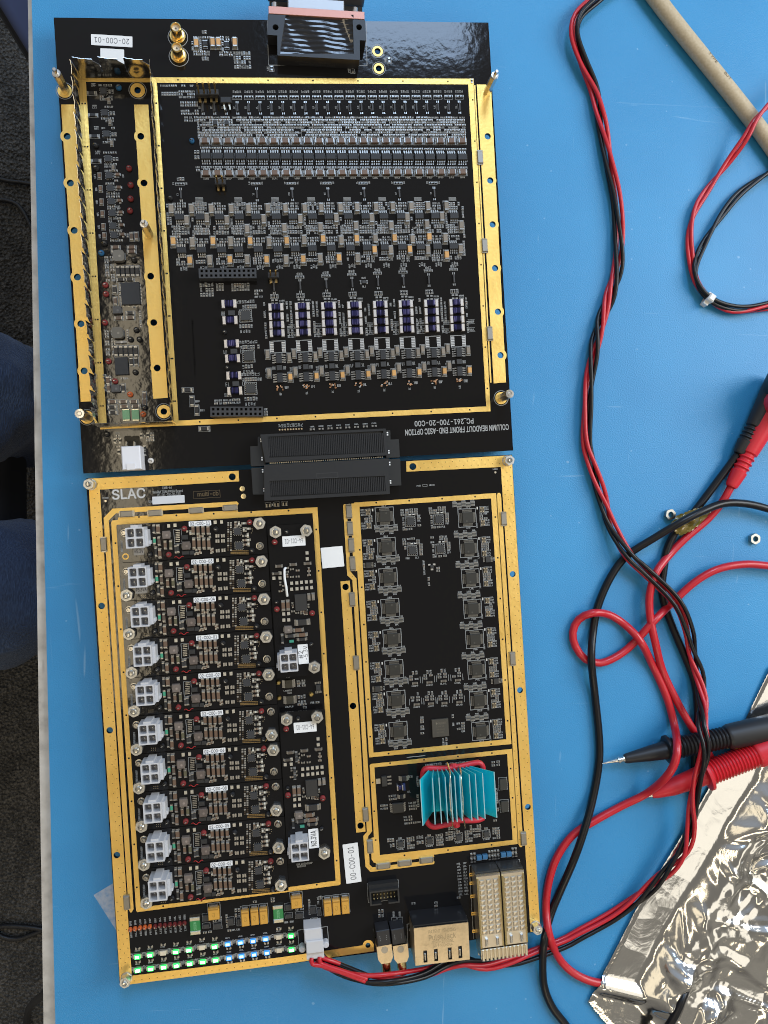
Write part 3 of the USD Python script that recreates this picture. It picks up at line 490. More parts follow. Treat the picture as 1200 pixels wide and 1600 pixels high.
TPC = {'red': (.22, .028, .028), 'black': (.010, .010, .011), 'blue': (.02, .11, .24), 'orange': (.60, .12, .03), 'white': (.75, .73, .70), 'dark red': (.15, .02, .02)}
def testpoint(par, f, x, y, kind, r=.92, h=2.1, a=None):
    b = MB(); a = rng.uniform(-.5, .5) if a is None else a; g = f.sub(x, y, a)
    b.lathe(g, 0, 0, [(r * .8, .02), (r, .25), (r * .95, h * .45), (r * .62, h * .62)], 12, TPC[kind], 0, .3)
    p = b.put(par, 'test_point')
    t = np.linspace(0, PI, 9); MB().tube(g(np.c_[r * .52 * np.cos(t), 0 * t, h * .5 + r * .95 * np.sin(t)]), .17, 6, TINC, 1, .22).put(p, 'wire_loop')
    return p
def qfn(par, f, x, y, s=3.6, name='chip', col=(.022, .022, .022), sk=None, h=.85):
    b = MB().box(f, x, y, .02, s, s, h, col, 0, .5, bev=.06)
    b.lathe(f, x - s * .33, y + s * .33, [(s * .05, h), (s * .05, h + .03)], 8, (.05, .05, .05), 0, .6)
    p = b.put(par, name); l = MB(); n = max(4, int(s / .62))
    for i in range(n):
        c = (i - (n - 1) / 2) * s * .82 / (n - 1) if n > 1 else 0
        for q in (-1, 1): l.quad(f, x + c, y + q * (s / 2 + .12), .013, s * .4 / n, .42, TINC, 1, .35); l.quad(f, x + q * (s / 2 + .12), y + c, .013, .42, s * .4 / n, TINC, 1, .35)
    l.put(p, 'pad', kind='stuff')
    if sk is not None: outline(sk, f, x, y, s + 1.0, s + 1.0, .14)
    return p
def qfp(par, f, x, y, s=5.6, w=8.6, n=12, sk=None, a=0.):
    """square chip with rows of formed leads on four sides"""
    g = f.sub(x, y, a); b = MB().box(g, 0, 0, .12, s, s, 1.1, (.020, .018, .013), 0, .5, bev=.14); b.lathe(g, s * .12, s * .3, [(.35, 1.21), (.35, 1.24)], 10, (.055, .05, .04), 0, .5)
    p = b.put(par, 'converter_chip'); l = MB(); pt = s * .92 / n
    for i in range(n):
        c = (i - (n - 1) / 2) * pt
        for q in range(4):
            e = g.sub(0, 0, q * PI / 2); m = (s / 2 + w / 2) / 2
            l.box(e, c, s / 2 + .18, .45, pt * .5, .42, .12, TINC, 1, .3); l.box(e, c, m + .25, .013, pt * .52, (w - s) / 2 - .5, .12, TINC, 1, .3)
    l.put(p, 'lead', kind='stuff')
    if sk is not None:
        outline(sk, g, 0, 0, w + .7, w + .7, .18)
    return p
def inductor(par, f, x, y, w, d, h=2.2, col=(.085, .075, .062), octa=False, name='inductor'):
    b = MB()
    if octa: b.poly(f, sbox(x - w / 2, y - d / 2, x + w / 2, y + d / 2).buffer(-.9).buffer(.9, 2), .05, h, col, 0, .5)
    else: b.box(f, x, y, .05, w, d, h, col, 0, .5, bev=.18)
    b.lathe(f, x + w * .1, y - d * .05, [(.42, h + .03), (.42, h + .06)], 10, tuple(c * 1.8 for c in col), 0, .5)
    for s in (-1, 1): b.box(f, x + s * (w / 2 - .02), y, .02, .5, d * .6, .5, TINC, 1, .3)
    return b.put(par, name)
def flatpart(par, f, x, y, w, d, h, col, name, metal=0., rough=.5, bev=.08, label=None):
    return MB().box(f, x, y, .02, w, d, h, col, metal, rough, bev=bev).put(par, name, label=label)
def nut(par, f, x, y, r=2.5, washer=True, a=0.2, z=0., h=1.9, name='hex_nut', stud=1.6):
    b = MB(); g = f.sub(x, y, a, z)
    m = hexnut(r, 0, h, .45 if washer else .02); solid(g, m, b, col=(.68, .67, .63), metal=1., rough=.36)
    if washer: b.lathe(g, 0, 0, [(r * 1.06, .02), (r * 1.06, .42), (r * .9, .45)], 20, (.55, .53, .49), 1., .3)
    p = b.put(par, name)
    MB().lathe(g, 0, 0, [(r * .55, h + .2), (r * .55, h + .48), (r * .48, h + .5), (r * .46, h + .5 + stud * .5), (r * .34, h + .5 + stud * .72), (r * .1, h + .45 + stud * .72)], 14, (.62, .60, .54), 1., .22).put(p, 'stud')
    return p
def screwhead(par, f, x, y, r=1.35, h=1.0, name='screw_head', slot=True):
    b = MB().lathe(f, x, y, [(r * 1.25, .02), (r * 1.25, .2), (r, .22), (r * .98, h * .6), (r * .7, h), (r * .35, h), (r * .28, h * .55)], 16, (.58, .55, .49), 1., .25)
    return b.put(par, name)
def ringpad(par, px, py, r, hole, m=None, fr=None, name='mounting_pad', sk=None):
    g = Point(*P(px, py)).buffer(r, 8).difference(Point(*P(px, py)).buffer(hole, 8)) if hole else Point(*P(px, py)).buffer(r, 8)
    MB().poly(W0B, g, .004, .035).put(par, name, GOLD)
    if sk is not None:
        g2 = Point(*P(px, py)).buffer(r + .55, 10).difference(Point(*P(px, py)).buffer(r + .38, 10)); sk.poly(W0B, g2, .004, .008, SILK)
W0B = F((0, 0), 0, ZB)
def clip(par, px, py, vert):
    """small tin clip soldered across the ground gap"""
    f = at(px, py, 0, PI / 2 if vert else 0); b = MB()
    b.box(f, 0, 0, .05, 4.6, 2.2, .9, (.34, .32, .28), 1., .42, bev=.22)
    for s in (-1, 1): b.box(f, 0, s * 1.0, .05, 5.2, .25, .55, (.55, .52, .45), 1., .3)
    for s in (-1, 1): b.box(f, s * 2.5, 0, .05, .5, 1.5, .4, (.5, .47, .4), 1., .3)
    return b.put(par, 'ground_clip')
def lettering(par, px, py, text, h, rot=0., width=None, col=SILK, name='lettering', z=.004, fr=None, bold=False):
    f = fr or at(px, py); MB().text(f, 0, 0, z, text, h, col, rot, .012, width, bold).put(par, name)
def sticker(par, f, w, d, text, h, rot=0., label=None, col=(.80, .80, .79), ink=(.05, .05, .06), width=None, z=.0, bold=False, name='label_sticker'):
    b = MB().poly(f, sbox(-w / 2, -d / 2, w / 2, d / 2).buffer(-.2).buffer(.2, 3), z + .02, .09, col, 0, .55)
    if text: b.text(f, 0, 0, z + .112, text, h, ink, rot, .012, width, bold)
    return b.put(par, name, label=label)
def dims(pts, h=0.):
    """size in mm of a patch given by its left top, right top and left bottom pixels"""
    a, b, c = (P(*q, h) for q in pts); return np.linalg.norm(b - a), np.linalg.norm(c - a)
# ================================================================ the two boards
UB = thing('circuit_board', 'upper black circuit board with a wide gold frame around dense rows of tiny parts', 'circuit board')
LB = thing('circuit_board', 'lower black circuit board with gold borders, power modules, glowing lights and network jacks', 'circuit board')
usz, lsz = (157.384, 161.176), (156.025, 182.326)
UBF, LBF = F((2.3396, 97.0005), .0612), F((13.2079, -76.1014), .0629)
def substrate(par, fr, w, d, holes):
    g = sbox(-w / 2, -d / 2, w / 2, d / 2)
    for px, py, r in holes:
        q = fr.inv(P(px, py)); g = g.difference(Point(*q).buffer(r, 5))
    MB().poly(fr, g, -1.6, 1.6).put(par, 'substrate', MASK)
    for x in (-1, 1):
        for y in (-1, 1): MB().lathe(fr, x * (w / 2 - 3), y * (d / 2 - 3), [(2.3, -ZB + .02), (2.3, -1.62)], 6, (.7, .55, .25), 1., .3).put(par, 'standoff')
uh = [(x, y, 1.2) for x, y in ((105, 213), (110, 286), (116, 360), (121, 433), (126.5, 506), (131.6, 579.5), (220, 213), (225, 286), (235.4, 431.6), (240.2, 504), (245.6, 575), (762, 213), (766, 282), (769.7, 350.7), (773.5, 419), (778, 487), (782, 555), (215, 141), (256, 643), (590, 80), (592, 107))]
lh = [(645, 729, 1.3), (801, 897, 1.15), (812.5, 1078.4, 1.15), (824.8, 1260.8, 1.15), (158.8, 946.8, 1.15), (171.5, 1141, 1.15), (182.7, 1336, 1.15), (363, 745, 1.25), (575, 1477, .95), (540, 917, 1.2), (551.5, 1103, 1.2), (563.3, 1290, 1.2)]
substrate(UB, UBF, *usz, uh); substrate(LB, LBF, *lsz, lh)
def gold(par, outer, holes=(), inner=None, name='gold_strip', vias=None, bumps=()):
    g = ppoly(outer)
    for x, y, r in bumps: g = g.union(Point(*P(x, y)).buffer(r, 6))
    if inner: g = g.difference(ppoly(inner))
    for x, y, r in holes: g = g.difference(Point(*P(x, y)).buffer(r, 5))
    MB().poly(W0B, g, .002, .04).put(par, name, GOLD); return g
# --- upper board's gold
def along_line(a, b, n, off=.5): return [(a[0] + (b[0] - a[0]) * (i + off) / n, a[1] + (b[1] - a[1]) * (i + off) / n) for i in range(n)]
v1 = [(x, y, .32) for L in ((((113, 123.3), (224, 124.2), 3)), (((243, 124.6), (735, 127.5), 7)), (((737, 124), (763, 639), 8)), (((282, 660.5), (764, 639), 8)), (((242, 128), (276, 660), 8)), (((131, 128), (163, 668), 8)), (((164, 667), (276, 662), 2))) for x, y in along_line(*L)]
g = ppoly([(115, 120), (238, 120.8), (739.5, 123.2), (766.5, 642.6), (380, 661), (271, 665.5), (157, 670.8), (155.5, 664), (124.5, 128), (116, 127.5)])
for q in ([(134.3, 128), (236.8, 128.6), (269, 657.4), (166.8, 662.5)], [(245.2, 129.4), (731.5, 131.8), (759.7, 635), (380, 652.6), (279, 657)]): g = g.difference(ppoly(q))
for x, y, r in v1: g = g.difference(Point(*P(x, y)).buffer(r, 4))
MB().poly(W0B, g, .002, .04).put(UB, 'gold_frame', GOLD)
vm = MB()
for x, y, r in v1: vm.lathe(W0B, *P(x, y), [(r * 1.02, .001), (r * 1.02, .006)], 8, (.004, .004, .004), 0, .9)
vm.put(UB, 'via_hole', kind='stuff')
rot90 = [(105, 213), (110, 286), (116, 360), (121, 433), (126.5, 506), (131.6, 579.5)]
gold(UB, [(95.3, 163.3), (117, 163.3), (149.5, 626.5), (126.3, 628)], [(x, y, 1.2) for x, y in rot90], bumps=[(x, y, 2.35) for x, y in rot90])
r2 = [(220, 213), (225, 286), (235.4, 431.6), (240.2, 504), (245.6, 575)]
gold(UB, [(209.3, 163.5), (231.7, 163.5), (262.3, 621.5), (239.3, 623)], [(x, y, 1.2) for x, y in r2], bumps=[(x, y, 2.35) for x, y in r2])
r3 = [(762, 213), (766, 282), (769.7, 350.7), (773.5, 419), (778, 487), (782, 555)]
gold(UB, [(745, 132), (767, 132.5), (790.7, 597.5), (771.4, 599)], [(x, y, 1.2) for x, y in r3], bumps=[(x, y, 2.35) for x, y in r3])
gold(UB, [(740.8, 133), (742.6, 133), (768, 597.8), (765.8, 598)])
usk = MB()
for x, y, r in ((215, 141, 2.55), (256, 643, 2.4), (590, 80, 1.95), (592, 107, 1.95)): ringpad(UB, x, y, r, 1.15, sk=usk)
for x, y, r in ((101, 142, 2.45), (136, 652, 2.3), (783, 622, 2.3)): ringpad(UB, x, y, r, 0, sk=usk)
# --- lower board's gold
ga = gold(LB, [(138, 748), (373, 735.5), (373.7, 752), (156, 765), (206, 1524.5), (440, 1495.5), (568, 1476.8), (584, 1474.4), (584.5, 1486), (440, 1507), (187.8, 1540)], [(363, 745, 1.25), (158.8, 946.8, 1.15), (171.5, 1141, 1.15), (182.7, 1336, 1.15), (575, 1477, .95)], name='gold_border', bumps=[(575, 1477, 2.0)])
gb = gold(LB, [(162, 809), (176, 794.7), (370, 783.5), (373, 786.5), (371, 790.5), (181.3, 802), (170, 813), (208.7, 1420), (206, 1425.5), (203.4, 1425.5), (201, 1420)])
vA = [(x, y, .34) for L in (((188, 809), (480, 796.5), 5), ((492, 795), (528, 1377), 9), ((178.5, 815), (216, 1420), 9), ((225, 1420), (525, 1378), 5)) for x, y in along_line(*L)]
gold(LB, [(173.6, 816.7), (176, 813), (184, 812.4), (185.3, 808.7), (188.7, 808), (371, 797), (372.5, 800), (496, 792.4), (532.4, 1381), (530.5, 1382.8), (214.5, 1425.2), (212.7, 1423)], vA, [(181.7, 820.7), (488.4, 801.6), (524.4, 1376), (220, 1418)], name='gold_frame')
gc = gold(LB, [(536, 790), (537.5, 787.5), (540, 787.5), (541.5, 790), (548, 893.5), (557, 904), (570, 1120), (581.4, 1298.7), (575, 1307), (577.4, 1350.7), (582, 1355), (676, 1344), (679, 1346.5), (678, 1350), (579, 1362.4), (571, 1354), (567.6, 1306), (573.3, 1300), (563.6, 1120), (550.6, 906.3), (542.5, 899)])
gd_ = gold(LB, [(532, 908.3), (546.5, 907.3), (561, 1120), (571, 1299.3), (556.5, 1301), (545.7, 1120)], [(540, 917, 1.2), (551.5, 1103, 1.2), (563.3, 1290, 1.2)])
vE = [(x, y, .34) for L in (((562, 787), (768, 774.5), 4), ((772, 776), (795, 1158), 6), ((580.5, 1180), (794, 1160), 4), ((560.5, 830), (580, 1180), 6)) for x, y in along_line(*L)]
gold(LB, [(547.5, 789), (549.5, 786.5), (552, 787), (554, 785.2), (775, 770.3), (799, 1162.5), (576.8, 1183.4), (558.8, 897), (558.4, 892), (554.5, 892.5), (552.5, 890)], vE, [(561.7, 791.8), (767.3, 778.7), (791, 1155), (583.5, 1176)], name='gold_frame')
vF = [(x, y, .34) for L in (((583, 1195), (795, 1174), 4), ((796.5, 1178), (805, 1315), 3), ((598, 1340.5), (802, 1316), 3), ((581.5, 1200), (588, 1335), 3)) for x, y in along_line(*L)]
gold(LB, [(577.7, 1195.5), (579.5, 1193.6), (800, 1170), (809, 1318.5), (678, 1335.3), (678.4, 1338.5), (590, 1349.8), (584, 1347.5), (580.6, 1342.6), (579.2, 1309.5), (584.3, 1308)], vF, [(585, 1199), (792.3, 1178), (801, 1312.4), (593.6, 1336)], name='gold_frame')
gG = gold(LB, [(776.3, 773), (778, 770.2), (781, 770.2), (782.7, 773), (803.6, 1100), (817.4, 1318), (815.5, 1323.5), (812.5, 1323.5), (810, 1319), (797, 1100)])
gH = gold(LB, [(634.5, 720.8), (799.4, 711.4), (844.3, 1454.8), (829, 1456.3), (782.5, 729.6), (635, 737)], [(645, 729, 1.3), (801, 897, 1.15), (812.5, 1078.4, 1.15), (824.8, 1260.8, 1.15)], name='gold_border')
vm = MB()
for x, y, r in vA + vE + vF: vm.lathe(W0B, *P(x, y), [(r * 1.02, .001), (r * 1.02, .006)], 8, (.004, .004, .004), 0, .9)
def vias(g, pitch=2.75, r=.17):
    """rows of pin-prick plated holes along a gold strip"""
    gi = g.buffer(-.7); x0, y0, x1, y1 = gi.bounds; c, s = math.cos(TH), math.sin(TH); cx, cy = (x0 + x1) / 2, (y0 + y1) / 2; R = max(x1 - x0, y1 - y0)
    n = int(R / pitch) + 2; import shapely
    I, J = np.meshgrid(np.arange(-n, n), np.arange(-n, n)); a, b = (I * pitch + (J % 2) * pitch / 2).ravel(), (J * pitch * .62).ravel()
    q = np.c_[cx + a * c - b * s, cy + a * s + b * c]
    for x, y in q[shapely.contains_xy(gi, q[:, 0], q[:, 1])]: vm.lathe(W0B, x + rng.uniform(-.12, .12), y + rng.uniform(-.12, .12), [(r, .041), (r, .045)], 6, (.05, .022, .004), 0, .8)
for g_ in (ga, gb, gc, gd_, gG, gH): vias(g_)
vm.put(LB, 'via_hole', kind='stuff')
lsk = MB()
for x, y, vt in ((198.5, 803, 0), (242.7, 801.5, 0), (306.7, 797.5, 0), (359.5, 793.5, 0), (162.4, 850.7, 1), (198.4, 1409, 1), (545, 799, 1), (546.6, 825.6, 1), (548.6, 851.6, 1), (550.6, 880.6, 1), (550, 936.4, 1), (556.3, 1035.5, 1), (571, 1272, 1), (578, 1321.5, 1), (598.5, 1352, 0), (632, 1347.5, 0), (666, 1343, 0), (786.7, 810.7, 1), (800.5, 1029, 1), (817.5, 1309.5, 1)): clip(LB, x, y, vt)
for x, y in ((749.7, 246.5), (757, 384.5), (765, 521.6)): clip(UB, x, y, 1)

# ---------------------------------------------------------------- upper board: fence, posts, plugs
fence = thing  # (name kept short below)
FH = 14.2
def wall(par, a, b, pitch, fingers=True, lean=0.):
    """sheet tin wall on the board from pixel a to b with a row of spring fingers along its top"""
    A_, B_ = P(*a), P(*b); d = B_ - A_; L = np.linalg.norm(d); an = math.atan2(d[1], d[0]); o = F(A_, an, ZB)
    p = MB().box(o, L / 2, 0, .05, L, .12, FH * .42, (.74, .71, .65), 1., .2).put(par, 'shield_wall', NICKEL)
    n = max(1, int(L / pitch)); w = L / n
    for i in range(n):
        s0, s1 = i * w + .14, (i + 1) * w - .14; k = .42 * FH; j = rng.uniform(-.2, .2); N = 5
        v, f = [], []; K_ = 5
        for q in range(N):
            u = q / (N - 1); z = k + (FH - k) * u; e = (w * .22 if u > .7 else 0)
            for r in range(K_):
                t_ = r / (K_ - 1); x = s0 + (s1 - e - s0) * t_; y = -lean * .9 * math.sin(u * 2.6) * (1 - .8 * (2 * t_ - 1) ** 2) + lean * .9 * u + j * u
                zz = z - (1.3 * t_ if u == 1 else 0); v += [(x, y - .07, zz), (x, y + .07, zz)]
        I = lambda q, r, s: (q * K_ + r) * 2 + s
        for q in range(N - 1):
            for r in range(K_ - 1):
                f += [(I(q, r, 0), I(q, r + 1, 0), I(q + 1, r + 1, 0)), (I(q, r, 0), I(q + 1, r + 1, 0), I(q + 1, r, 0)), (I(q, r, 1), I(q + 1, r + 1, 1), I(q, r + 1, 1)), (I(q, r, 1), I(q + 1, r, 1), I(q + 1, r + 1, 1))]
        for r in range(K_ - 1): f += [(I(N - 1, r, 0), I(N - 1, r + 1, 0), I(N - 1, r + 1, 1)), (I(N - 1, r, 0), I(N - 1, r + 1, 1), I(N - 1, r, 1))]
        for q in range(N - 1):
            for r in (0, K_ - 1): f += [(I(q, r, 0), I(q + 1, r, 0), I(q + 1, r, 1)), (I(q, r, 0), I(q + 1, r, 1), I(q, r, 1))]
        MB().add(o(v), f).put(p, 'spring_finger', NICKEL, smooth=30)
    return p
TR = []
wall(UB, (128.3, 126), (161, 668.5), 5.6, lean=-.7); wall(UB, (128, 124.8), (241, 125.2), 6.4, lean=.5); wall(UB, (241.5, 125.5), (274.5, 661), 5.6, lean=.5); wall(UB, (158, 669), (274.5, 663), 7.)
def post(par, px, py, h, r, stud, a=.1, label=None, brass=False):
    f = at(px, py, 0, a); c = (.70, .68, .63)
    p = solid(f, m3.Manifold.cylinder(h, r, r, 6).translate((0, 0, .05)), MB(), col=(.82, .6, .25) if brass else c, metal=1., rough=.26).put(par, 'standoff_post')
    MB().lathe(f, 0, 0, [(r * .98, h + .06), (r * .9, h + .5), (r * .5, h + .52), (r * .48, h + stud), (r * .36, h + stud + .3)], 14, (.80, .78, .74), 1., .25).put(p, 'threaded_tip')
post(UB, 102, 141, 11.0, 1.55, 2.8); post(UB, 233, 366, 10.5, 1.5, 2.6); post(UB, 761, 143, 11.2, 1.45, 3.0, .3); post(UB, 137, 652, 11.2, 1.75, .3); post(UB, 783.5, 622, 11.2, 1.65, .3, .2)
def sma(px, py):
    f = at(px, py); G = (.86, .60, .22); b = MB().poly(f, Point(0, 0).buffer(2.75, 6), .03, 1.0, G, 1., .25)
    b.lathe(f, 0, 0, [(2.3, 1.03), (2.3, 1.4), (1.85, 1.45), (1.85, 6.1), (1.55, 6.4), (1.4, 6.35), (1.4, 5.2)], 20, G, 1., .2)
    p = b.put(UB, 'coaxial_socket'); q = MB().lathe(f, 0, 0, [(1.38, 5.0), (1.38, 5.25), (.2, 5.26)], 16, (.80, .74, .62), 0, .5); q.put(p, 'insulator'); MB().lathe(f, 0, 0, [(.26, 5.27), (.26, 5.6), (.12, 5.6)], 8, (.05, .04, .03), 0, .6).put(p, 'centre_contact')
    g2 = Point(0, 0).buffer(3.55, 12).difference(Point(0, 0).buffer(3.36, 12)); usk.poly(f, g2, .004, .008, SILK)
sma(278, 58); sma(279.5, 88.5)
def pinheader(px, py, n=2, h=10.3, a=0., tilt=0.):
    f = at(px, py, 0, a); b = MB().box(f, 0, 0, 1.6, 2.0 * n, 2.1, 2.2, (.012, .012, .013), 0, .5, bev=.25); p = b.put(UB, 'pin_header')
    for i in range(n):
        x = (i - (n - 1) / 2) * 1.9
        MB().box(f, x, 0, 3.8, .55, .55, h - 3.8, GOLDC, 1., .28, bev=.15).box(f, x, 0, .05, .5, .5, 1.6, GOLDC, 1., .3).put(p, 'pin')
    for i in range(n): MB().box(f, (i - (n - 1) / 2) * 1.9, -1.4, .05, .8, 1.3, .5, (.75, .55, .25), 1., .35).put(p, 'solder_foot')
pinheader(316.5, 152); pinheader(334, 151.5); pinheader(345, 290, 2, 8.6); pinheader(427, 434, 2, 9.4)
f = at(353.5, 161); b = MB().box(f, 0, 0, .4, 4.0, 2.2, 2.2, (.012, .012, .013), 0, .5, bev=.25); p = b.put(UB, 'pin_header')
for x in (-.95, .95): MB().box(f, x + .25, -2.0, 1.2, .55, 2.4, .55, (.8, .74, .6), 1., .25, rot=.12).put(p, 'pin')
def socket(par, px0, py0, px1, py1, n, h=4.6):
    A_, B_ = P(px0, py0, h), P(px1, py1, h); L = np.linalg.norm(B_ - A_); an = math.atan2(*(B_ - A_)[::-1]); f = F((A_ + B_) / 2, an, ZB); p_ = L / (n + .3); D = p_ * 2.1
    g = sbox(-L / 2, -D / 2, L / 2, D / 2); hh = [(( i - (n - 1) / 2) * p_, s * p_ * .5) for i in range(n) for s in (-1, 1)]
    for x, y in hh: g = g.difference(sbox(x - p_ * .26, y - p_ * .26, x + p_ * .26, y + p_ * .26))
    b = MB().box(f, 0, 0, .1, L, D, h - 1.3, (.018, .018, .02), 0, .5); b.poly(f, g, h - 1.2, 1.2, (.030, .031, .034), 0, .5); p = b.put(par, 'socket_header')
    q = MB()
    for x, y in hh: q.box(f, x, y, h - 1.25, p_ * .5, p_ * .5, .06, (.004, .004, .004), 0, .8)
    q.put(p, 'contact_slot', kind='stuff')
socket(UB, 310.5, 427, 400.5, 426.5, 12); socket(UB, 328.5, 643, 411, 643, 11)
# micro-D connector, black shell with a glossy resin well, reaching over the board's far edge
HD = 6.4
RESIN = mat('black_resin', {'g': ('geometry', {}), 'w': ('wave_texture', {'scale': 190., 'distortion': 4., 'detail': 1.5, 'bands_direction': 'y', 'detail_scale': .7}), 'b': ('bump', {'strength': .22, 'distance': .0012}), 'p': ('principled_bsdf', {'base_color': (.010, .011, .014), 'roughness': .12, 'coat_weight': .5})}, [('g.position', 'w.vector'), ('w.fac', 'b.height'), ('b.normal', 'p.normal')])
f = F(P(496, 55, HD), TH - .062 + .0115, ZB)
def q(px, py): return f.inv(P(px, py, HD))
x0, y0 = q(418.5, 22); x1, _ = q(570.5, 22); _, ye = q(430, 55); bx0, yb = q(433.5, 86.5); bx1, _ = q(562.5, 86.5)
shell = Polygon([(x0, y0), (x1, y0), (x1 + .3, ye), (bx1, ye), (bx1, yb), (bx0, yb), (bx0, ye), (x0 - .3, ye)])
well = Polygon([q(446, 24), q(551, 24), q(553, 84), q(437, 84)]).buffer(0)
b = MB().poly(f, shell.buffer(-.3).buffer(.3, 3), .1, 3.2, (.012, .012, .013), 0, .42)
top = shell.buffer(-.3).buffer(.3, 3).difference(well)
for s in (430.6, 561): top = top.difference(Point(*q(s, 42.5)).buffer(1.05, 8))
b.poly(f, top, 3.3, HD - 3.3, (.014, .014, .015), 0, .42); MD = b.put(UB, 'rectangular_connector')
wx, wy = np.meshgrid(np.linspace(0, 1, 40), np.linspace(0, 1, 30)); x_0, y_0, x_1, y_1 = well.bounds
zz = 3.6 + 2.3 * wy ** 1.5 + .35 * (2 * wx - 1) ** 4 * 2 + .25 * np.sin(wx * 9 + 5 * wy)
v = np.c_[(x_0 + wx * (x_1 - x_0)).ravel(), (y_0 + wy * (y_1 - y_0)).ravel(), zz.ravel()]; ii = np.arange(1200).reshape(30, 40); a, b_, c_, d_ = (t.ravel() for t in (ii[:-1, :-1], ii[:-1, 1:], ii[1:, 1:], ii[1:, :-1]))
MB().add(f(v), np.vstack([np.c_[a, b_, c_], np.c_[a, c_, d_]])).put(MD, 'resin_fill', RESIN, smooth=True)
yt = q(496, 14.5)[1]
MB().box(f, (x0 + x1) / 2, (y0 + yt) / 2 + .1, 1.0, x1 - x0 - .5, yt - y0 - .1, HD - .8, (.52, .25, .19), .8, .45, bev=.1).put(MD, 'copper_plate')
sx0, _ = q(449.5, 8); sx1, _ = q(538, 8)
MB().box(f, (sx0 + sx1) / 2, yt + 2.3, .6, sx1 - sx0, 4.0, HD - 1.4, (.46, .47, .48), .8, .5, bev=.3).put(MD, 'metal_shell')
for s in (429, 556): MB().tube(f([(q(s, 8)[0], yt + .1, 3.4), (q(s, 8)[0], yt + 3.0, 3.4)]), 1.0, 12, (.78, .72, .66), 1., .25).put(MD, 'jack_post')
MB().box(f, (x0 + x1) / 2, yt + 6.2, .4, x1 - x0, 1.6, HD - .6, (.42, .41, .39), 1., .4, bev=.2).put(MD, 'front_plate')
MB().box(f, (x0 + x1) / 2, yt + 2.6, .2, x1 - x0 - 1, 5.2, .9, (.02, .02, .022), 0, .5).put(MD, 'base_plate')
fo = f.sub(0, 0); fx = F(P(498, 92), TH - .05, ZB); o0, o1 = P(417.5, 30), P(573.5, 101.7)
for (a, b_) in (((417.5, 32), (419.5, 101.7)), ((419.5, 101.7), (573.5, 102.5)), ((573.5, 102.5), (572, 36))):
    A_, B_ = P(*a), P(*b_); dd = B_ - A_; L = np.linalg.norm(dd); usk.quad(F((A_ + B_) / 2, math.atan2(dd[1], dd[0]), ZB), 0, 0, .012, L, .16, SILK)
ff_ = F(f((0, yb - .02, 0))[0, :2], f.rot, ZB)
for t, z_, hh in (('MWDMIC-100PCBRP-J1J', 2.6, .9), ('GLENAIR 06324 1023', 1.2, .9)):
    m = meshkit.text_mesh(t, hh, .02); vv = np.array(m.vertices); vv[:, :2] -= (vv[:, :2].min(0) + vv[:, :2].max(0)) / 2
    MB().add(ff_(np.c_[vv[:, 0] - .0, -.03 - vv[:, 2], vv[:, 1] + z_ + .4]), m.faces, (.05, .05, .05)).put(MD, 'lettering')
# board-to-board connector halves
def edgecon(par, pts, ears, ribs, pins, marks, front):
    """black housing: outline at its top, ears lower, ribs across"""
    h = 6.6; P6 = [f0.inv(P(380 + x / 4.615, 650 + y / 4.615, h)) for x, y in pts]
    b = MB().poly(f0, Polygon(P6).buffer(-.25).buffer(.25, 2), .1, h - .9, (.006, .006, .0065), 0, .6)
    g = Polygon(P6).buffer(-.25).buffer(.25, 2)
    R0 = [f0.inv(P(380 + x / 4.615, 650 + y / 4.615, h)) for x, y in ribs]
    b.poly(f0, g.difference(Polygon(R0).buffer(.05)), h - .8, .8, (.007, .007, .0075), 0, .6)
    p = b.put(par, 'edge_connector'); r = MB(); n = 62
    (ax, ay), (bx, by) = R0[0], R0[2]; xa, xb, ya, yb_ = min(ax, bx), max(ax, bx), min(ay, by), max(ay, by)
    for i in range(n):
        x = xa + (i + .5) * (xb - xa) / n; r.box(f0, x, (ya + yb_) / 2, h - .8, (xb - xa) / n * .55, yb_ - ya, .62, (.010, .010, .011), 0, .5)
    r.put(p, 'contact_rib', kind='stuff')
    for e in ears:
        E = [f0.inv(P(380 + x / 4.615, 650 + y / 4.615, 4.6)) for x, y in e]; gg = Polygon(E).buffer(0).buffer(-.2).buffer(.2, 2).difference(g)
        MB().poly(f0, gg, .1, 4.5, (.009, .009, .0085), 0, .6).put(p, 'guide_ear')
    for x, y in marks:
        e = f0.inv(P(380 + x / 4.615, 650 + y / 4.615, h)); z_ = h if g.contains(Point(*e)) else 4.6
        c = f0.sub(*f0.inv(P(380 + x / 4.615, 650 + y / 4.615, z_)), 0, z_)
        mm = MB().box(c, 0, 0, .01, 1.0, 1.9, .06, (.004, .004, .004), 0, .7); mm.box(c, 0, .4, .08, .5, .5, .1, (.85, .85, .82), 0, .4); mm.box(c, 0, -.4, .08, .5, .5, .1, (.85, .85, .82), 0, .4); mm.put(p, 'latch_window')
    return p
f0 = F(P(510, 730, 0), .0335 + .012, ZB)
e1_ = edgecon(UB, [(122, 133), (1028, 90), (1042, 283), (160, 335)], [[(50, 218), (105, 216), (105, 150), (160, 150), (160, 360), (55, 362)], [(1020, 105), (1060, 102), (1063, 170), (1122, 166), (1130, 298), (1030, 302)]], [(178, 150), (1008, 108), (1018, 262), (190, 300)], None, [(127, 175), (136, 308), (1040, 128), (1050, 258)], 0)
e2_ = edgecon(LB, [(150, 352), (1050, 305), (1058, 562), (152, 612)], [[(58, 375), (160, 370), (160, 565), (70, 566)], [(1045, 312), (1132, 308), (1140, 500), (1050, 505)]], [(192, 470), (1020, 432), (1026, 540), (200, 585)], None, [(140, 395), (150, 532), (1056, 343), (1062, 475)], 1)
pm = MB()
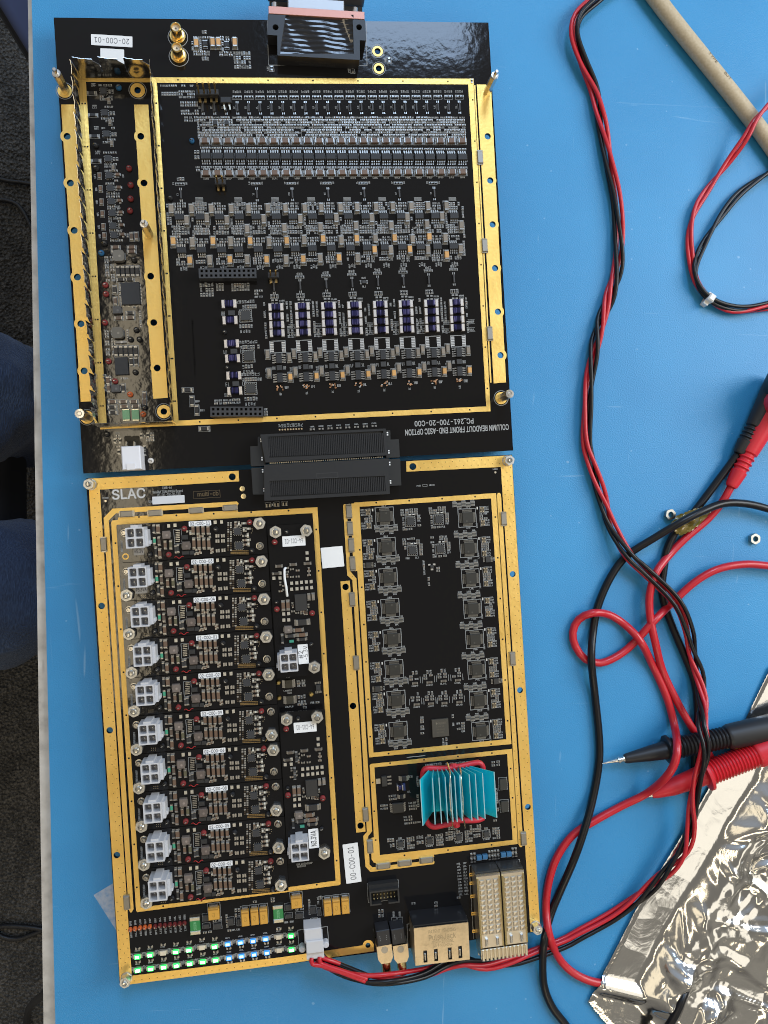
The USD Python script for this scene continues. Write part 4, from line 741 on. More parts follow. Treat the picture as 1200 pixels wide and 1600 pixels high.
for i in range(62):
    t = i / 61; x, y = 195 + t * 810, 341 - t * 44; e = f0.inv(P(380 + x / 4.615, 650 + y / 4.615, 6.62)); pm.box(f0, *e, 6.605, .24, .42, .12, (.78, .70, .55), 1., .3)
pm.put(e1_, 'contact_pin', kind='stuff')
A_ = f0.inv(P(380 + 607 / 4.615, 650 + 428 / 4.615, 6.6)); m_ = MB(); outline(m_, F(f0(A_)[0, :2], f0.rot, ZB + 6.6), 0, 0, 7.6, 1.7, .12); m_.c = [np.tile((.04, .04, .04), (len(c), 1)) for c in m_.c]; m_.put(e2_, 'moulded_mark')
# bent pin plug at the lower left, lettering, stickers
f = at(207, 716, 0)
W_, D_ = dims([(189.5, 697), (219.5, 697), (190.5, 734)], 8)
fb = F(P(205, 715.5, 8), TH, ZB); b = MB().box(fb, 0, 0, .1, W_, D_, 8.2, (.74, .74, .77), 0, .42, bev=.35); b.box(fb, -.2, -D_ / 2 + 1.1, 8.3, 2.8, 2.2, .35, (.72, .71, .72), 0, .42); CP = b.put(UB, 'power_socket', label='white plastic plug socket at the lower left')
for px in (200.5, 212.5): MB().tube(at(px, 694)([(0, -3, 4.2), (0, -1.2, 4.2), (0, .4, 3.6), (0, .9, 1.6), (0, .9, .1)]), .42, 6, TINC, 1., .25).put(CP, 'pin')
for px in (200.5, 212.5): MB().poly(at(px, 690.5), Point(0, 0).buffer(.01).union(sbox(-.75, -1.9, .75, 1.6)).buffer(.6, 4), .004, .03, (.03, .025, .015), 0, .5).put(UB, 'slot_pad')
lettering(UB, 714.5, 671.5, 'COLUMN READOUT FRONT END-ASIC OPTION', 2.05, PI + .004, np.linalg.norm(P(634, 672) - P(796, 668)), bold=True)
lettering(UB, 694, 659.5, 'PC_261-700-20-C00', 1.9, PI, np.linalg.norm(P(647, 661) - P(739, 656)), bold=True)
w, d = dims([(142, 54.5), (206.5, 55), (142.5, 71.5)]); sticker(UB, at(174.7, 63.8, 0, -.055), w, d, '20-C00-01', 1.9, PI, 'white sticker printed 20-C00-01 in the upper left corner', width=w * .84)
w, d = dims([(157, 77), (194, 77), (157, 106)]); sticker(UB, at(175.5, 91, 0, -.055), w, d, None, 1)
for (px, py) in ((103.5, 116),): pass

# ---------------------------------------------------------------- upper board: rows of parts
ust = MB()                                 # all the tiny soldered parts
def col_at(a, b, t): return P(*a) * (1 - t) + P(*b) * t
NCOL = round(7 * (P(721.7, 247)[0] - P(321.6, 245.6)[0]) / (P(448, 246)[0] - P(321.6, 245.6)[0]))
for k in range(NCOL + 1):
    t = k / NCOL; row = lambda y0, y1: F(col_at((320 if y0 < 230 else 321.6, y0), (721.5, y1), t), TH, ZB)
    xo = lambda y0: None
    top = F(col_at((316.5, 150), (717.5, 149), t), TH, ZB); fr = F(col_at((321.6, 245.6), (721.7, 247), t), TH, ZB)
    if k not in (0, 1, 2):
        for j in range(4): scrawl(usk, top, -1.2 + j * .8, 1.5, 2, .55, .5, PI / 2)
        for j in (-1, 0, 1): passive(ust, top, j * 1.05, -.35, 0, .8, .45)
        outline(usk, top, 0, -.35, 3.2, .95, .1); outline(usk, top, 0, -1.1, 3.2, .6, .09)
    ind = F(col_at((317, 169), (717.8, 168), t), TH, ZB)
    for s in (-1, 1):
        for e in (-.32, .32): ust.box(ind, e, s * 2.05, .02, .34, .75, .2, TINC, 1., .3)
    flatpart(UB, ind, .0, 0, .62, 2.9, .8, (.035, .033, .033), 'trace_inductor'); silk(usk, ind, -.55, 0, .09, 2.6); scrawl(usk, ind, -1.2, .2, 2, .7, .5, PI / 2)
    de = F(col_at((318.7, 200), (719, 199.5), t), TH, ZB)
    for j in range(9):
        y = 3.75 - j * .92
        for x in ((-1.35, 0, 1.35) if j % 3 else (-1.5, -.5, .5, 1.5)):
            if rng.random() < .1: continue
            if j % 2 or rng.random() < .4: passive(ust, de, x, y, 0, .9, .44, .3, rng.choice([BODY, BROWN, (.06, .055, .05)])); outline(usk, de, x, y, 1.18, .7, .1)
            else: scrawl(usk, de, x, y, 3, .6, .42)
    silk(usk, de, -2.06, 0, .1, 8.2)
    for q in ((320, 221.5), (322, 272)):
        c = F(col_at(q, (721.3 if q[1] < 240 else 722.2, q[1] + .0 if q[1] < 240 else 270), t), TH, ZB); chipcap(UB, c, 0, 0, 0, 3.0, 1.75, 1.4, BROWN, sk=usk)
    if k in (1, 2): qfn(UB, de, 0, 1.7, 1.5, 'transistor', sk=None, h=.8)
    for yy, n in ((3.35, 3), (-3.6, 3), (-4.4, 2)):
        for j in range(n): passive(ust, fr, (j - (n - 1) / 2) * 1.25, yy, 0, .85, .42); outline(usk, fr, (j - (n - 1) / 2) * 1.25, yy, 1.1, .66, .09)
    soic(UB, fr, 0, 0, 0, 3.55, 2.3, 4, lead=1.35); silk(usk, fr, 2.02, 0, .1, 3.0)
    scrawl(usk, F(col_at((322, 279.5), (722.5, 277), t), TH, ZB), 0, 0, 4, .62, .5)
def pair_px(L, h=0.): return [F(P(x, y), TH, ZB) for x, y in L]
r1 = [281, 313, 343, 374, 400, 431.6, 457.6, 488, 513.6, 544, 571, 599, 626, 654.4, 679.3, 708.6]; r2_ = [284, 315, 346.4, 373, 403.6, 434, 461, 487.6, 517.3, 547, 573, 601, 628, 656.6, 682.6, 708]
for i, x in enumerate(r1):
    f = at(x, 340.5 - i * .12); soic(UB, f, 0, 0, 0, 3.3, 2.2, 4, lead=1.25)
    cluster(ust, usk, f, -2.6, 2.6, 2.6, 5.6, vert=i % 2 == 1); cluster(ust, usk, f, -2.6, -6.2, 3.2, -2.7, vert=i % 2 == 0)
    if i % 2: [silk(usk, f, 0, 6.0 + q * .42, 2.8, .16) for q in range(4)]; cluster(ust, usk, f, -3.6, -9., -2.0, 4.8, True, .3)
for i, x in enumerate(r2_):
    f = at(x, 392.4 - i * .42); soic(UB, f, 0, 0, 0, 3.3, 2.2, 4, lead=1.25)
    cluster(ust, usk, f, -2.6, 2.6, 2.8, 4.6); cluster(ust, usk, f, -2.4, -5.2, 3.0, -2.6, vert=bool(i % 2))
    for j in range(3): scrawl(usk, f, -.6 + j * .9, -6.4 + (j % 2) * .3, 3, .6, .5, PI / 2)
for L, col in (([(268, 328), (299.6, 328), (330.4, 328), (361.6, 328), (388.4, 327.5), (418.6, 327), (446, 327), (476, 327), (501.7, 326), (531.6, 325.5), (557.6, 325), (587, 325), (613, 324.5), (642, 324), (668, 323.5), (696.7, 323), (292, 345.6), (323.6, 342), (354.6, 345.6), (412, 344), (469, 343.6), (386.4, 359.4), (444.4, 358), (525, 342), (580.3, 342), (635.6, 341), (689.8, 339.8), (500.6, 356.7), (555.8, 354.5), (610.7, 354), (666.4, 352.3), (720, 353.4), (301, 380), (360.6, 379), (420.6, 379), (475, 376), (533, 377), (586, 374), (644, 375), (695, 373), (328, 408), (386.4, 407), (447, 407), (500, 404.8), (558.4, 404), (610, 392.4), (668, 391.3), (718.8, 390)], GREYC),
    ([(271, 378), (333, 378), (391, 378), (448, 377.6), (504.5, 374.7), (557, 374), (616, 373), (670, 371.4), (297, 408), (359.4, 407), (416.6, 407), (473.6, 406), (529.4, 404), (584.7, 391.3), (639.7, 390.7), (697.3, 399.4)], TAN)):
    for x, y in L: chipcap(UB, at(x, y), 0, 0, PI / 2, 3.5, 1.55, 1.5, col, 'ceramic_capacitor' if col is GREYC else 'tantalum_capacitor', usk)
for x in (281, 399.6, 455, 511, 567.3, 622, 676.7):
    f = at(x, 286.5 - (x - 281) * .004)
    for j in (-1, 0, 1): passive(ust, f, j * 1.05, -.2, 0, .8, .42)
    outline(usk, f, 0, -.2, 3.2, .95, .1)
    for s in (-1, 1): scrawl(usk, f, s * 2.3, 0, 2, .6, .5, PI / 2)
    g = f.sub(.15, -4.2)
    for s in (-1, 1):
        for e in (-.32, .32): ust.box(g, e, s * 2.1, .02, .34, .8, .2, TINC, 1., .3)
    flatpart(UB, g, 0, 0, .6, 3.0, .8, (.04, .038, .038), 'trace_inductor'); scrawl(usk, g, -1.2, .2, 2, .7, .5, PI / 2)
# eight filter columns
def two(a, b, t, rot=0.): return F(P(*a) * (1 - t) + P(*b) * t, TH + rot, ZB)
for k in range(8):
    t = k / 7
    f = two((427, 435), (708.5, 421), t)
    if k: [passive(ust, f, j, 0, 0, .8, .42) for j in (-1, 0, 1)]; outline(usk, f, 0, 0, 3.2, .9, .1); [scrawl(usk, f, j, 1.2, 2, .6, .5, PI / 2) for j in (-.8, 0, .8)]
    g = two((428, 449), (709, 436), t)
    for s in (-1, 1):
        for e in (-.32, .32): ust.box(g, e, s * 2.1, .02, .34, .8, .2, TINC, 1., .3)
    flatpart(UB, g, 0, 0, .6, 3.0, .8, (.04, .038, .038), 'trace_inductor')
    f = two((428.5, 463), (710, 455), t); [passive(ust, f, j * .9, 0, PI / 2, .9, .45) for j in (-1, 0, 1)]; outline(usk, f, 0, 0, 2.8, 1.5, .12)
    f = two((429, 472), (710.5, 464), t); [ust.box(f, s * .7, y, .02, .9, .6, .3, TINC, 1., .3) for s in (-1, 1) for y in (-.6, .6)]; [scrawl(usk, f, 2.6, y, 4, .6, .5) for y in (-.6, .4)]
    for a, b in (((431, 481), (712, 474)), ((431.7, 495.3), (712.7, 487)), ((432.4, 508.6), (713.3, 500)), ((433, 521.7), (714, 513))): filmcap(UB, two(a, b, t), 0, 0, 0, 5.4, 2.75)
    f = two((432, 501), (713, 493.5), t)
    for s in (-1, 1): cluster(ust, usk, f, s * 4.1 - .75, -6.5, s * 4.1 + .75, 7.0, True, .3, text=.4)
    for y in (-2.4, -5.4): [scrawl(usk, f, 5.6, y, 4, .8, .6), silk(usk, f, 5.6, y + .8, 2.6, .1), silk(usk, f, 5.6, y - .8, 2.6, .1)]
    f = two((434, 542), (716, 533), t); pd_ = MB()
    for s in (-1, 1):
        for j in range(6): pd_.quad(f, s * 2.1, (j - 2.5) * .62, .013, 1.3, .42, (.72, .71, .68), 1., .35)
    pd_.put(UB, 'empty_pads', kind='stuff'); outline(usk, f, 0, 0, 5.6, 4.3, .2); scrawl(usk, f, 0, -2.7, 6, .6, .5)
    for a, b in (((435.7, 561), (716.3, 551)), ((437.3, 591), (717.4, 581))): soic(UB, two(a, b, t), 0, 0, PI / 2, 3.6, 2.1, 4, lead=1.3)
    f = two((436.6, 575), (717, 565.5), t); flatpart(UB, f, 0, 0, 2.0, 1.9, .9, (.03, .03, .03), 'transistor'); [scrawl(usk, f, s * 2.0, 0, 2, 1.2, .55) for s in (-1, 1)]
    f = two((438, 606), (718, 595.5), t); b = MB()
    for _ in range(9): b.box(f, rng.uniform(-1.3, 1.3), rng.uniform(-.8, .8), .02, .6, .35, rng.uniform(.3, .5), rng.choice([(.45, .22, .10), (.6, .35, .2), TINC, (.3, .14, .06)]), .3, .35, rot=rng.choice([0, PI / 2, .6]))
    b.put(UB, 'trimmer'); [scrawl(usk, f, 0, -2.2, 2, .8, .5, PI / 2), scrawl(usk, f, 2.4, 0, 3, 1., .5)]
    for a, b in (((418, 554), (699, 544.5)), ((452, 559), (731, 548)), ((420.5, 583), (701.4, 571.8))): chipcap(UB, two(a, b, t), 0, 0, PI / 2, 3.0, 1.3, 1.2, GREYC, sk=usk)
    chipcap(UB, two((453.6, 589.5), (733, 579), t), 0, 0, PI / 2, 3.1, 1.4, 1.4, TAN, 'tantalum_capacitor', usk)
    f = two((437, 571), (717, 562), t); cluster(ust, usk, f, -5.6, -4.6, -3.2, -.6, True, .4, text=.6); cluster(ust, usk, f, 3.4, -2.4, 5.6, -.8, True, .4, text=.6)
# regulators at the left
for i, (qx, qy) in enumerate(((383.8, 493.6), (388.4, 556.5), (391.7, 607))):
    f = at(qx, qy); qfn(UB, f, 0, 0, 3.4, 'regulator_chip', (.028, .028, .027), usk)
    cluster(ust, usk, f, -2.8, 2.3, 4.2, 4.4, True, .12); cluster(ust, usk, f, -2.6, -5.0, 2.4, -2.4, True, .12)
    [scrawl(usk, f, -2.6 + j * .95, 5.2, 2, .7, .6, PI / 2) for j in range(7)]; [scrawl(usk, f, -2. + j * 1.0, -5.6, 2, .6, .6, PI / 2) for j in range(4)]
for x, y in ((358, 476), (359.6, 501.5), (362, 538), (363.6, 561), (365.5, 587.7), (367, 611.5)): filmcap(UB, at(x, y), 0, 0, 0, 5.3, 3.0)
for x, y in ((361.8, 489.6), (365.5, 549.5), (368.5, 600)): flatpart(UB, at(x, y), 0, 0, 2.4, 1.8, .9, (.03, .03, .03), 'transistor'); [scrawl(usk, at(x, y), s * 3.0, 0, 2, 1.4, .7) for s in (-1, 1)]
for x0, y0, x1, y1, vt in ((250, 131, 303, 137, 0), (252, 141, 279, 152, 1), (279, 141, 305, 154, 0), (281, 158, 310, 167, 0), (282, 171, 311, 180, 0), (287, 181, 310, 191, 0), (308, 182, 312, 218, 1), (303, 233, 312, 250, 1), (306, 259, 312, 268, 0), (276, 276, 288, 283, 1), (319, 442, 334, 447, 1), (337, 442, 350, 455, 1), (361, 442, 390, 455, 1), (397, 452, 411, 466, 0), (312, 442, 334, 464, 1), (334, 623, 376, 632, 0), (350, 612, 362, 622, 1), (411, 637, 420, 650, 0), (260, 318, 268, 352, 1), (268, 352, 282, 372, 0), (721, 322, 727, 372, 1), (722, 376, 728, 400, 1)):
    f = at((x0 + x1) / 2, (y0 + y1) / 2); w, d = dims([(x0, y0), (x1, y0), (x0, y1)]); cluster(ust, usk, f, -w / 2, -d / 2, w / 2, d / 2, bool(vt))
for x, y, k in ((351, 519.5, 'black'), (355, 575, 'black'), (300, 221, 'blue'), (266.5, 310.5, 'black')): testpoint(UB, at(x, y), 0, 0, k)
f = at(568.5, 441); flatpart(UB, f, 0, 0, 1.4, 1.2, .8, (.03, .03, .03), 'transistor'); [passive(ust, f, s * 1.2, 0, PI / 2, 1.0, .5) for s in (-1, 1)]; [scrawl(usk, f, 0, s * 1.6, 3, .7, .5) for s in (-1, 1)]
for x, y, a in ((293, 609.5, 0), (300, 627, PI / 2), (307.5, 641, PI / 2), (319, 670, 0)): chipcap(UB, at(x, y), 0, 0, a, 3.2, 1.3, .6, BODY, 'resistor', usk, rnd=False); scrawl(usk, at(x + 8, y), 0, 0, 4, .8, .5, PI / 2 - a)
# small block beside the coaxial sockets
for x, y in ((307, 69.5), (332.5, 68.5), (341.5, 68.5), (367, 68.5)): chipcap(UB, at(x, y), 0, 0, PI / 2, 3.4, 1.45, 1.5, TAN, 'tantalum_capacitor', usk)
for x, y in ((320.5, 69.5), (354.5, 71)): soic(UB, at(x, y), 0, 0, 0, 1.75, 1.6, 4, 'small_chip', .9, .7)
for x0, y0, x1, y1, vt in ((301, 55, 330, 62, 0), (298, 63, 304, 80, 1), (311, 61, 316, 80, 1), (342, 56, 360, 64, 0), (302, 79, 328, 87, 0), (346, 64, 350, 82, 1), (342, 80, 364, 88, 0), (365, 80, 392, 108, 1), (315, 47, 323, 53, 1), (315, 88, 327, 95, 1)):
    f = at((x0 + x1) / 2, (y0 + y1) / 2); w, d = dims([(x0, y0), (x1, y0), (x0, y1)]); cluster(ust, usk, f, -w / 2, -d / 2, w / 2, d / 2, bool(vt))
for x, y in ((608, 94), (424.5, 107), (551, 110), (737, 127)): f = at(x, y); passive(ust, f, 0, 0, PI / 2, 1.4, .7); outline(usk, f, 0, 0, 1.6, 2.2, .12); scrawl(usk, f, -1.4, 0, 3, .7, .5, PI / 2)
# shielded trough
for i, (x, y) in enumerate(((162, 143), (164, 177), (166.6, 210), (169, 248.5), (171, 275), (172.8, 295), (174, 315.6), (175.6, 334), (177, 354), (178.4, 368.4))):
    f = at(x, y); qfn(UB, f, 0, 0, 2.2, 'small_chip', (.032, .033, .035), None, .8)
    cluster(ust, usk, f, -1.8, 1.5, 3.2, 3.0 if i < 4 else 2.2, False, .1, text=.5); cluster(ust, usk, f, 1.5, -1.3, 3.6, 1.3, True, .15); cluster(ust, usk, f, -1.6, -3.2 if i < 4 else -2.0, 3.0, -1.4, False, .2, text=.3)
    if i < 4:
        g = f.sub(-4.2, -.7); chipcap(UB, g, 0, 0, 0, 2.9, 1.1, .6, BODY, 'resistor', usk, rnd=False); [scrawl(usk, f, -3.4, 2.0 + j * .7, 3, .55, .55) for j in range(2)]
        chipcap(UB, f, 1.6, -3.2, PI / 2, 1.9, .9, .7, GREYC, sk=usk)
    else:
        chipcap(UB, f, -3.4, 0, PI / 2, 2.0, 1.0, .8, BROWN, sk=usk); scrawl(usk, f, -5.0, 0, 3, .7, .5, PI / 2); chipcap(UB, f, 2.9, .4, 0, 1.8, .9, .7, BROWN); cluster(ust, usk, f, 4.0, -1.4, 5.4, 1.4, True, .3)
for x, y, k in ((186, 138, 'blue'), (150, 228, 'black'), (151, 263.5, 'black'), (202, 264, 'red'), (204.6, 290, 'red'), (204.6, 311.5, 'red'), (203.5, 330, 'red'), (163.8, 381, 'black'), (158.7, 396, 'blue'), (210, 407, 'black'), (165.3, 446, 'red'), (166, 460, 'red'), (164.4, 504.6, 'red'), (213.5, 516, 'black'), (204.7, 530.7, 'black'), (218.4, 530.7, 'black'), (170, 565, 'red'), (180.3, 596, 'red'), (212, 582, 'black'), (203.8, 616.6, 'orange'), (224, 647.5, 'orange'), (226.6, 637, 'black'), (167.5, 678.5, 'black'), (236, 720, 'white')): testpoint(UB, at(x, y), 0, 0, k, 1.05)
inductor(UB, at(186.8, 402), 0, 0, 3.9, 3.9, 2.2, (.15, .135, .11), True); inductor(UB, at(185, 521.5), 0, 0, 3.9, 3.9, 2.2, (.13, .115, .09), True); inductor(UB, at(184, 486), 0, 0, 3.0, 2.6, 1.7, (.07, .065, .06)); inductor(UB, at(181.6, 607.8), 0, 0, 3.0, 2.7, 1.7, (.07, .065, .06)); inductor(UB, at(189, 535.), 0, 0, 3.8, .8, .8, (.3, .28, .25))
flatpart(UB, at(204.7, 459.5), 0, 0, 6.5, 7.9, 1.2, (.020, .021, .023), 'processor_chip', rough=.45); flatpart(UB, at(190.6, 572.5), 0, 0, 4.6, 6.2, 1.1, (.018, .019, .021), 'processor_chip', rough=.45)
l = MB()
for i in range(14):
    for s in (-1, 1): l.quad(at(204.7, 459.5), s * 3.45, (i - 6.5) * .52, .014, .5, .28, TINC, 1., .3); l.quad(at(204.7, 459.5), (i - 6.5) * .43, s * 4.15, .014, .24, .5, TINC, 1., .3)
l.put(UB, 'chip_pad', kind='stuff')
for x, y in [(185 + i * 7.5, 424.5) for i in range(5)] + [(181.8 + i * 7.75, 549) for i in range(5)]: chipcap(UB, at(x, y), 0, 0, PI / 2, 3.5, 1.25, .9, (.03, .026, .022), sk=usk, rnd=False)
for x, y, a in ((181, 387, 0), (181, 393.5, 0), (206, 387, 0), (206, 393.5, 0), (203.8, 489.5, 0), (203.8, 497, 0), (185.5, 497.5, 0), (179.5, 453, PI / 2), (180.5, 471, PI / 2), (189, 437.5, 0), (203, 437, 0), (205.5, 565.5, PI / 2), (213, 565, PI / 2), (206, 370, PI / 2), (213.5, 369.5, PI / 2), (176, 628, 0), (193, 628, 0), (209, 628, 0), (226, 619, PI / 2), (226, 628.5, PI / 2), (194.5, 635.5, 0), (212.5, 635, 0), (175.5, 636.5, 0), (177, 645, 0), (169, 595, PI / 2), (170.5, 607, PI / 2), (193, 607, PI / 2)): chipcap(UB, at(x, y), 0, 0, a, 2.7, 1.15, .8, rng.choice([BROWN, (.03, .026, .022), (.12, .08, .055)]), sk=usk)
for x, y in ((197.6, 648.5), (212.2, 648.5)): flatpart(UB, at(x, y), 0, 0, 2.5, 3.4, .9, (.17, .33, .16), 'green_fuse', rough=.35); [ust.box(at(x, y), 0, s * 1.75, .02, 2.3, .6, .7, (.8, .78, .6), 1., .3) for s in (-1, 1)]
for x0, y0, x1, y1, vt in ((163, 400, 180, 440, 0), (163, 516, 182, 556, 0), (172, 556, 181, 562, 0), (196, 503, 210, 509, 0), (217, 485, 222, 512, 1), (186, 440, 189, 478, 1), (160, 584, 175, 612, 0), (188, 588, 208, 594, 0), (197, 514, 203, 545, 1), (178, 670, 190, 700, 0), (221, 675, 241, 690, 0), (196, 478, 214, 482, 0)):
    f = at((x0 + x1) / 2, (y0 + y1) / 2); w, d = dims([(x0, y0), (x1, y0), (x0, y1)]); cluster(ust, usk, f, -w / 2, -d / 2, w / 2, d / 2, bool(vt), .2)
for x, y in ((180, 689), (188, 688.5), (186, 706), (221, 681), (231, 680), (226, 700), (226.5, 708)): passive(ust, at(x, y), 0, 0, PI / 2, 1.5, .8, .6)
for i in range(9): ust.lathe(at(437 + i * 4.3, 671.5 - i * .18), 0, 0, [(.33, .01), (.33, .06)], 8, (.8, .62, .42), 1., .3); scrawl(usk, at(437 + i * 4.3, 665 - i * .18), 0, 0, 2, .7, .7, PI / 2)
for i in range(8): f = at(488 + i * 13.8, 670 - i * .75); passive(ust, f, 0, -.2, 0, 1.3, .6); scrawl(usk, f, 0, .8, 4, .5, .45)
rl_ = MB()
for x0, x1, yA, yB in ((276, 279, 432, 600), (283, 284.5, 430, 605), (289, 291, 440, 596), (296, 297.2, 500, 590)):
    for i in range(24):
        t0 = i / 24; xx = x0 + (yA + (yB - yA) * t0 - 430) * .055; rl_.box(at(xx + rng.uniform(0, x1 - x0), yA + (yB - yA) * t0), 0, 0, .0, .35 + .5 * rng.random(), 1.2, .06)
rl_.put(UB, 'covered_trace', MASK, kind='stuff')
ust.put(UB, 'tiny_components', kind='stuff'); usk.put(UB, 'printed_outline', kind='stuff')

# ================================================================ lower board
lst = MB()
# --- ten plug-in power modules
HMO = 4.5
TL1, TR1, BL10 = P(182, 820, HMO), P(415, 807, HMO), P(220.7, 1418, HMO)
mang = math.atan2(*(TR1 - TL1)[::-1]); MW = np.linalg.norm(TR1 - TL1); pv_ = (BL10 - TL1) / 10; MD_ = np.linalg.norm(pv_) * .985
MF = [F(TL1 + pv_ * i, mang, ZB + HMO) for i in range(10)]
def mloc(cx, cy, h=0.): return MF[1].inv(P(190 + cx / 4.8, 800 + cy / 4.8, HMO + h))
NYL = plain('nylon_housing', (.55, .545, .55), .42)
def plugsocket(par, f, w=6.3, d=7.2, h=8.2, side=1):
    """four way plug socket seen from its open end"""
    g = sbox(-w / 2, -d / 2, w / 2, d / 2).buffer(-.2).buffer(.2, 2); cw, cd = w * .40, d * .395
    for sx in (-1, 1):
        for sy in (-1, 1): g = g.difference(sbox(sx * w * .235 - cw / 2, sy * d * .24 - cd / 2, sx * w * .235 + cw / 2, sy * d * .24 + cd / 2).buffer(-.3).buffer(.3, 1))
    b = MB().poly(f, sbox(-w / 2, -d / 2, w / 2, d / 2), .05, h - 4.2); b.poly(f, g, h - 4.1, 4.1)
    b.box(f, 0, d / 2 + .4, .05, 2.6, .8, h - .4); b.box(f, side * (w / 2 + .45), -.3, .05, .9, d * .82, h - 2.6); b.box(f, side * (w / 2 + .9), -d * .28, .05, 1.0, 1.2, h - 4.5)
    p = b.put(par, 'plug_socket', NYL); q = MB()
    for sx in (-1, 1):
        for sy in (-1, 1): q.box(f, sx * w * .235, sy * d * .24, h - 4.2, .55, .55, 2.2, (.75, .74, .70), 1., .3, bev=.15)
    q.put(p, 'pin', kind='stuff'); return p
mods = ['11', '03', '04', '01', '02', '09', '06', '08', '05', '07']
words = ['topmost of the ten side by side modules', 'second module from the top', 'third module from the top', 'fourth module from the top', 'fifth module from the top', 'sixth module from the top', 'seventh module from the top', 'eighth module from the top', 'ninth module from the top', 'bottom module of the ten']
def module(i):
    T = thing('power_module', f'black power module with white label 02-C00-{mods[i]}, {words[i]}', 'power module', 'power modules bolted side by side on the lower board'); f = MF[i]; base(T, f)
    rng.seed(40); mst, msk = MB(), MB()
    b = MB().poly(f, sbox(0, -MD_, MW, 0), -1.2, 1.2); b.put(T, 'module_board', MASK)
    for x, y in ((20, -0),): pass
    def A(cx, cy, h=0): return f.sub(*mloc(cx, cy, h))
    for cx, cy in ((42, 445), (48, 622), (1050, 368), (1055, 537)): MB().lathe(A(cx, cy), 0, 0, [(.9, -HMO + .06), (.9, -1.22)], 6, (.75, .72, .66), 1., .3).put(T, 'spacer')
    plugsocket(T, A(122, 488, 7.), 6.2, 7.1, 8.0)
    screwhead(T, A(37, 446), 0, 0, 1.05, 1.3)
    if i == 0: MB().poly(A(48, 622), Point(0, 0).buffer(1.15, 6).difference(Point(0, 0).buffer(.7, 6)), .004, .04).put(T, 'mounting_pad', GOLD)
    else: nut(T, A(46, 620), 0, 0, 2.25, False, .35, 0, 2.4, stud=.9)
    up = i in (0, 1, 2, 3, 4, 6)
    for (cx, cy), big in (((1050, 368), up), ((1055, 537), not up)):
        if big: nut(T, A(cx, cy), 0, 0, 2.3, False, .15 + i, 0, 1.8, stud=1.2)
        else: screwhead(T, A(cx, cy), 0, 0, 1.1, 1.6)
    if not up: MB().poly(A(1000, 578), Point(0, 0).buffer(.85, 6).difference(Point(0, 0).buffer(.55, 6)), .004, .04).put(T, 'mounting_pad', GOLD)
    w = 163 / 4.8 / 4.35; sticker(T, A(606, 371), w, 1.75, f'02-C00-{mods[i]}', 1.15, rng.uniform(-.01, .01), width=w * .9, bold=True)
    for cx in (555, 593, 630, 668): chipcap(T, A(cx, 420), 0, 0, PI / 2, 2.9, 1.05, 1.1, BROWN, rnd=False)
    for cx in (562, 600, 637, 673): chipcap(T, A(cx, 522), 0, 0, PI / 2, 3.5, 1.1, 1.1, BROWN, rnd=False)
    for cx, cy, k in ((232, 605, 'black'), (725, 415, 'black'), (490, 410, 'red'), (373, 605, 'red'), (978, 360, 'red'), (995, 572, 'black')): testpoint(T, A(cx, cy), 0, 0, k, 1.0, 2.4)
    inductor(T, A(357, 457), 0, 0, 2.6, 2.8, 1.9, (.15, .12, .10)); inductor(T, A(505, 537), 0, 0, 2.7, 2.9, 1.9, (.11, .085, .07))
    flatpart(T, A(492, 475), 0, 0, 2.2, 1.6, .9, (.018, .018, .018), 'transistor'); flatpart(T, A(500, 590), 0, 0, 2.6, 1.4, .9, (.02, .02, .02), 'transistor'); flatpart(T, A(548, 590), 0, 0, 1.6, 1.4, .8, (.02, .02, .02), 'transistor')
    qfn(T, A(885, 430), 0, 0, 2.4, 'regulator_chip', (.030, .031, .034)); qfn(T, A(898, 536), 0, 0, 2.5, 'regulator_chip', (.030, .031, .034))
    flatpart(T, A(266, 502), 0, 0, .9, 1.5, .7, (.05, .30, .17), 'green_fuse'); [mst.box(A(266, 502), 0, s * 1.0, .01, .9, .5, .6, TINC, 1., .3) for s in (-1, 1)]
    for cx, cy, L, W, c in ((262, 415, 2.8, .9, (.02, .02, .02)), (293, 415, 2.8, 1.3, BROWN), (301, 505, 2.8, 1.0, (.10, .07, .05)), (306, 597, 3.0, 1.1, BROWN), (277, 585, 3.0, .85, (.02, .02, .02)), (347, 534, 2.6, 1.0, BROWN), (388, 532, 2.8, 1.0, (.10, .09, .05)), (443, 560, 2.6, .9, (.03, .03, .03)), (425, 565, 2.4, .8, (.03, .03, .03))): chipcap(T, A(cx, cy), 0, 0, PI / 2, L, W, .9, c, rnd=False)
    for cx, cy in ((735, 463), (776, 462), (735, 502), (777, 500), (738, 574), (780, 571)): mst.box(A(cx, cy), -.3, 0, .01, .55, 1.2, .5, TINC, 1., .35); mst.box(A(cx, cy), .5, 0, .01, .55, 1.2, .5, TINC, 1., .35); mst.box(A(cx, cy), .1, 0, .01, .4, 1., .45, (.12, .1, .08))
    for cx, cy in ((372, 390), (420, 386), (720, 362), (768, 359)): mst.box(A(cx, cy), 0, 0, .01, 1.0, 1.2, .5, (.62, .60, .53), .9, .38)
    for j in range(7): mst.box(A(440, 425 + j * 13.5), 0, 0, .01, 1.5, .28, .12, TINC, 1., .3)
    outline(msk, A(440, 470), 0, 0, 2.6, 5.2, .12)
    for cx in (818, 838): [mst.box(A(cx, 365 + j * 17), 0, 0, .01, .62, .5, .3, rng.choice([TINC, TINC, (.1, .08, .06)]), .8, .3) for j in range(13)]
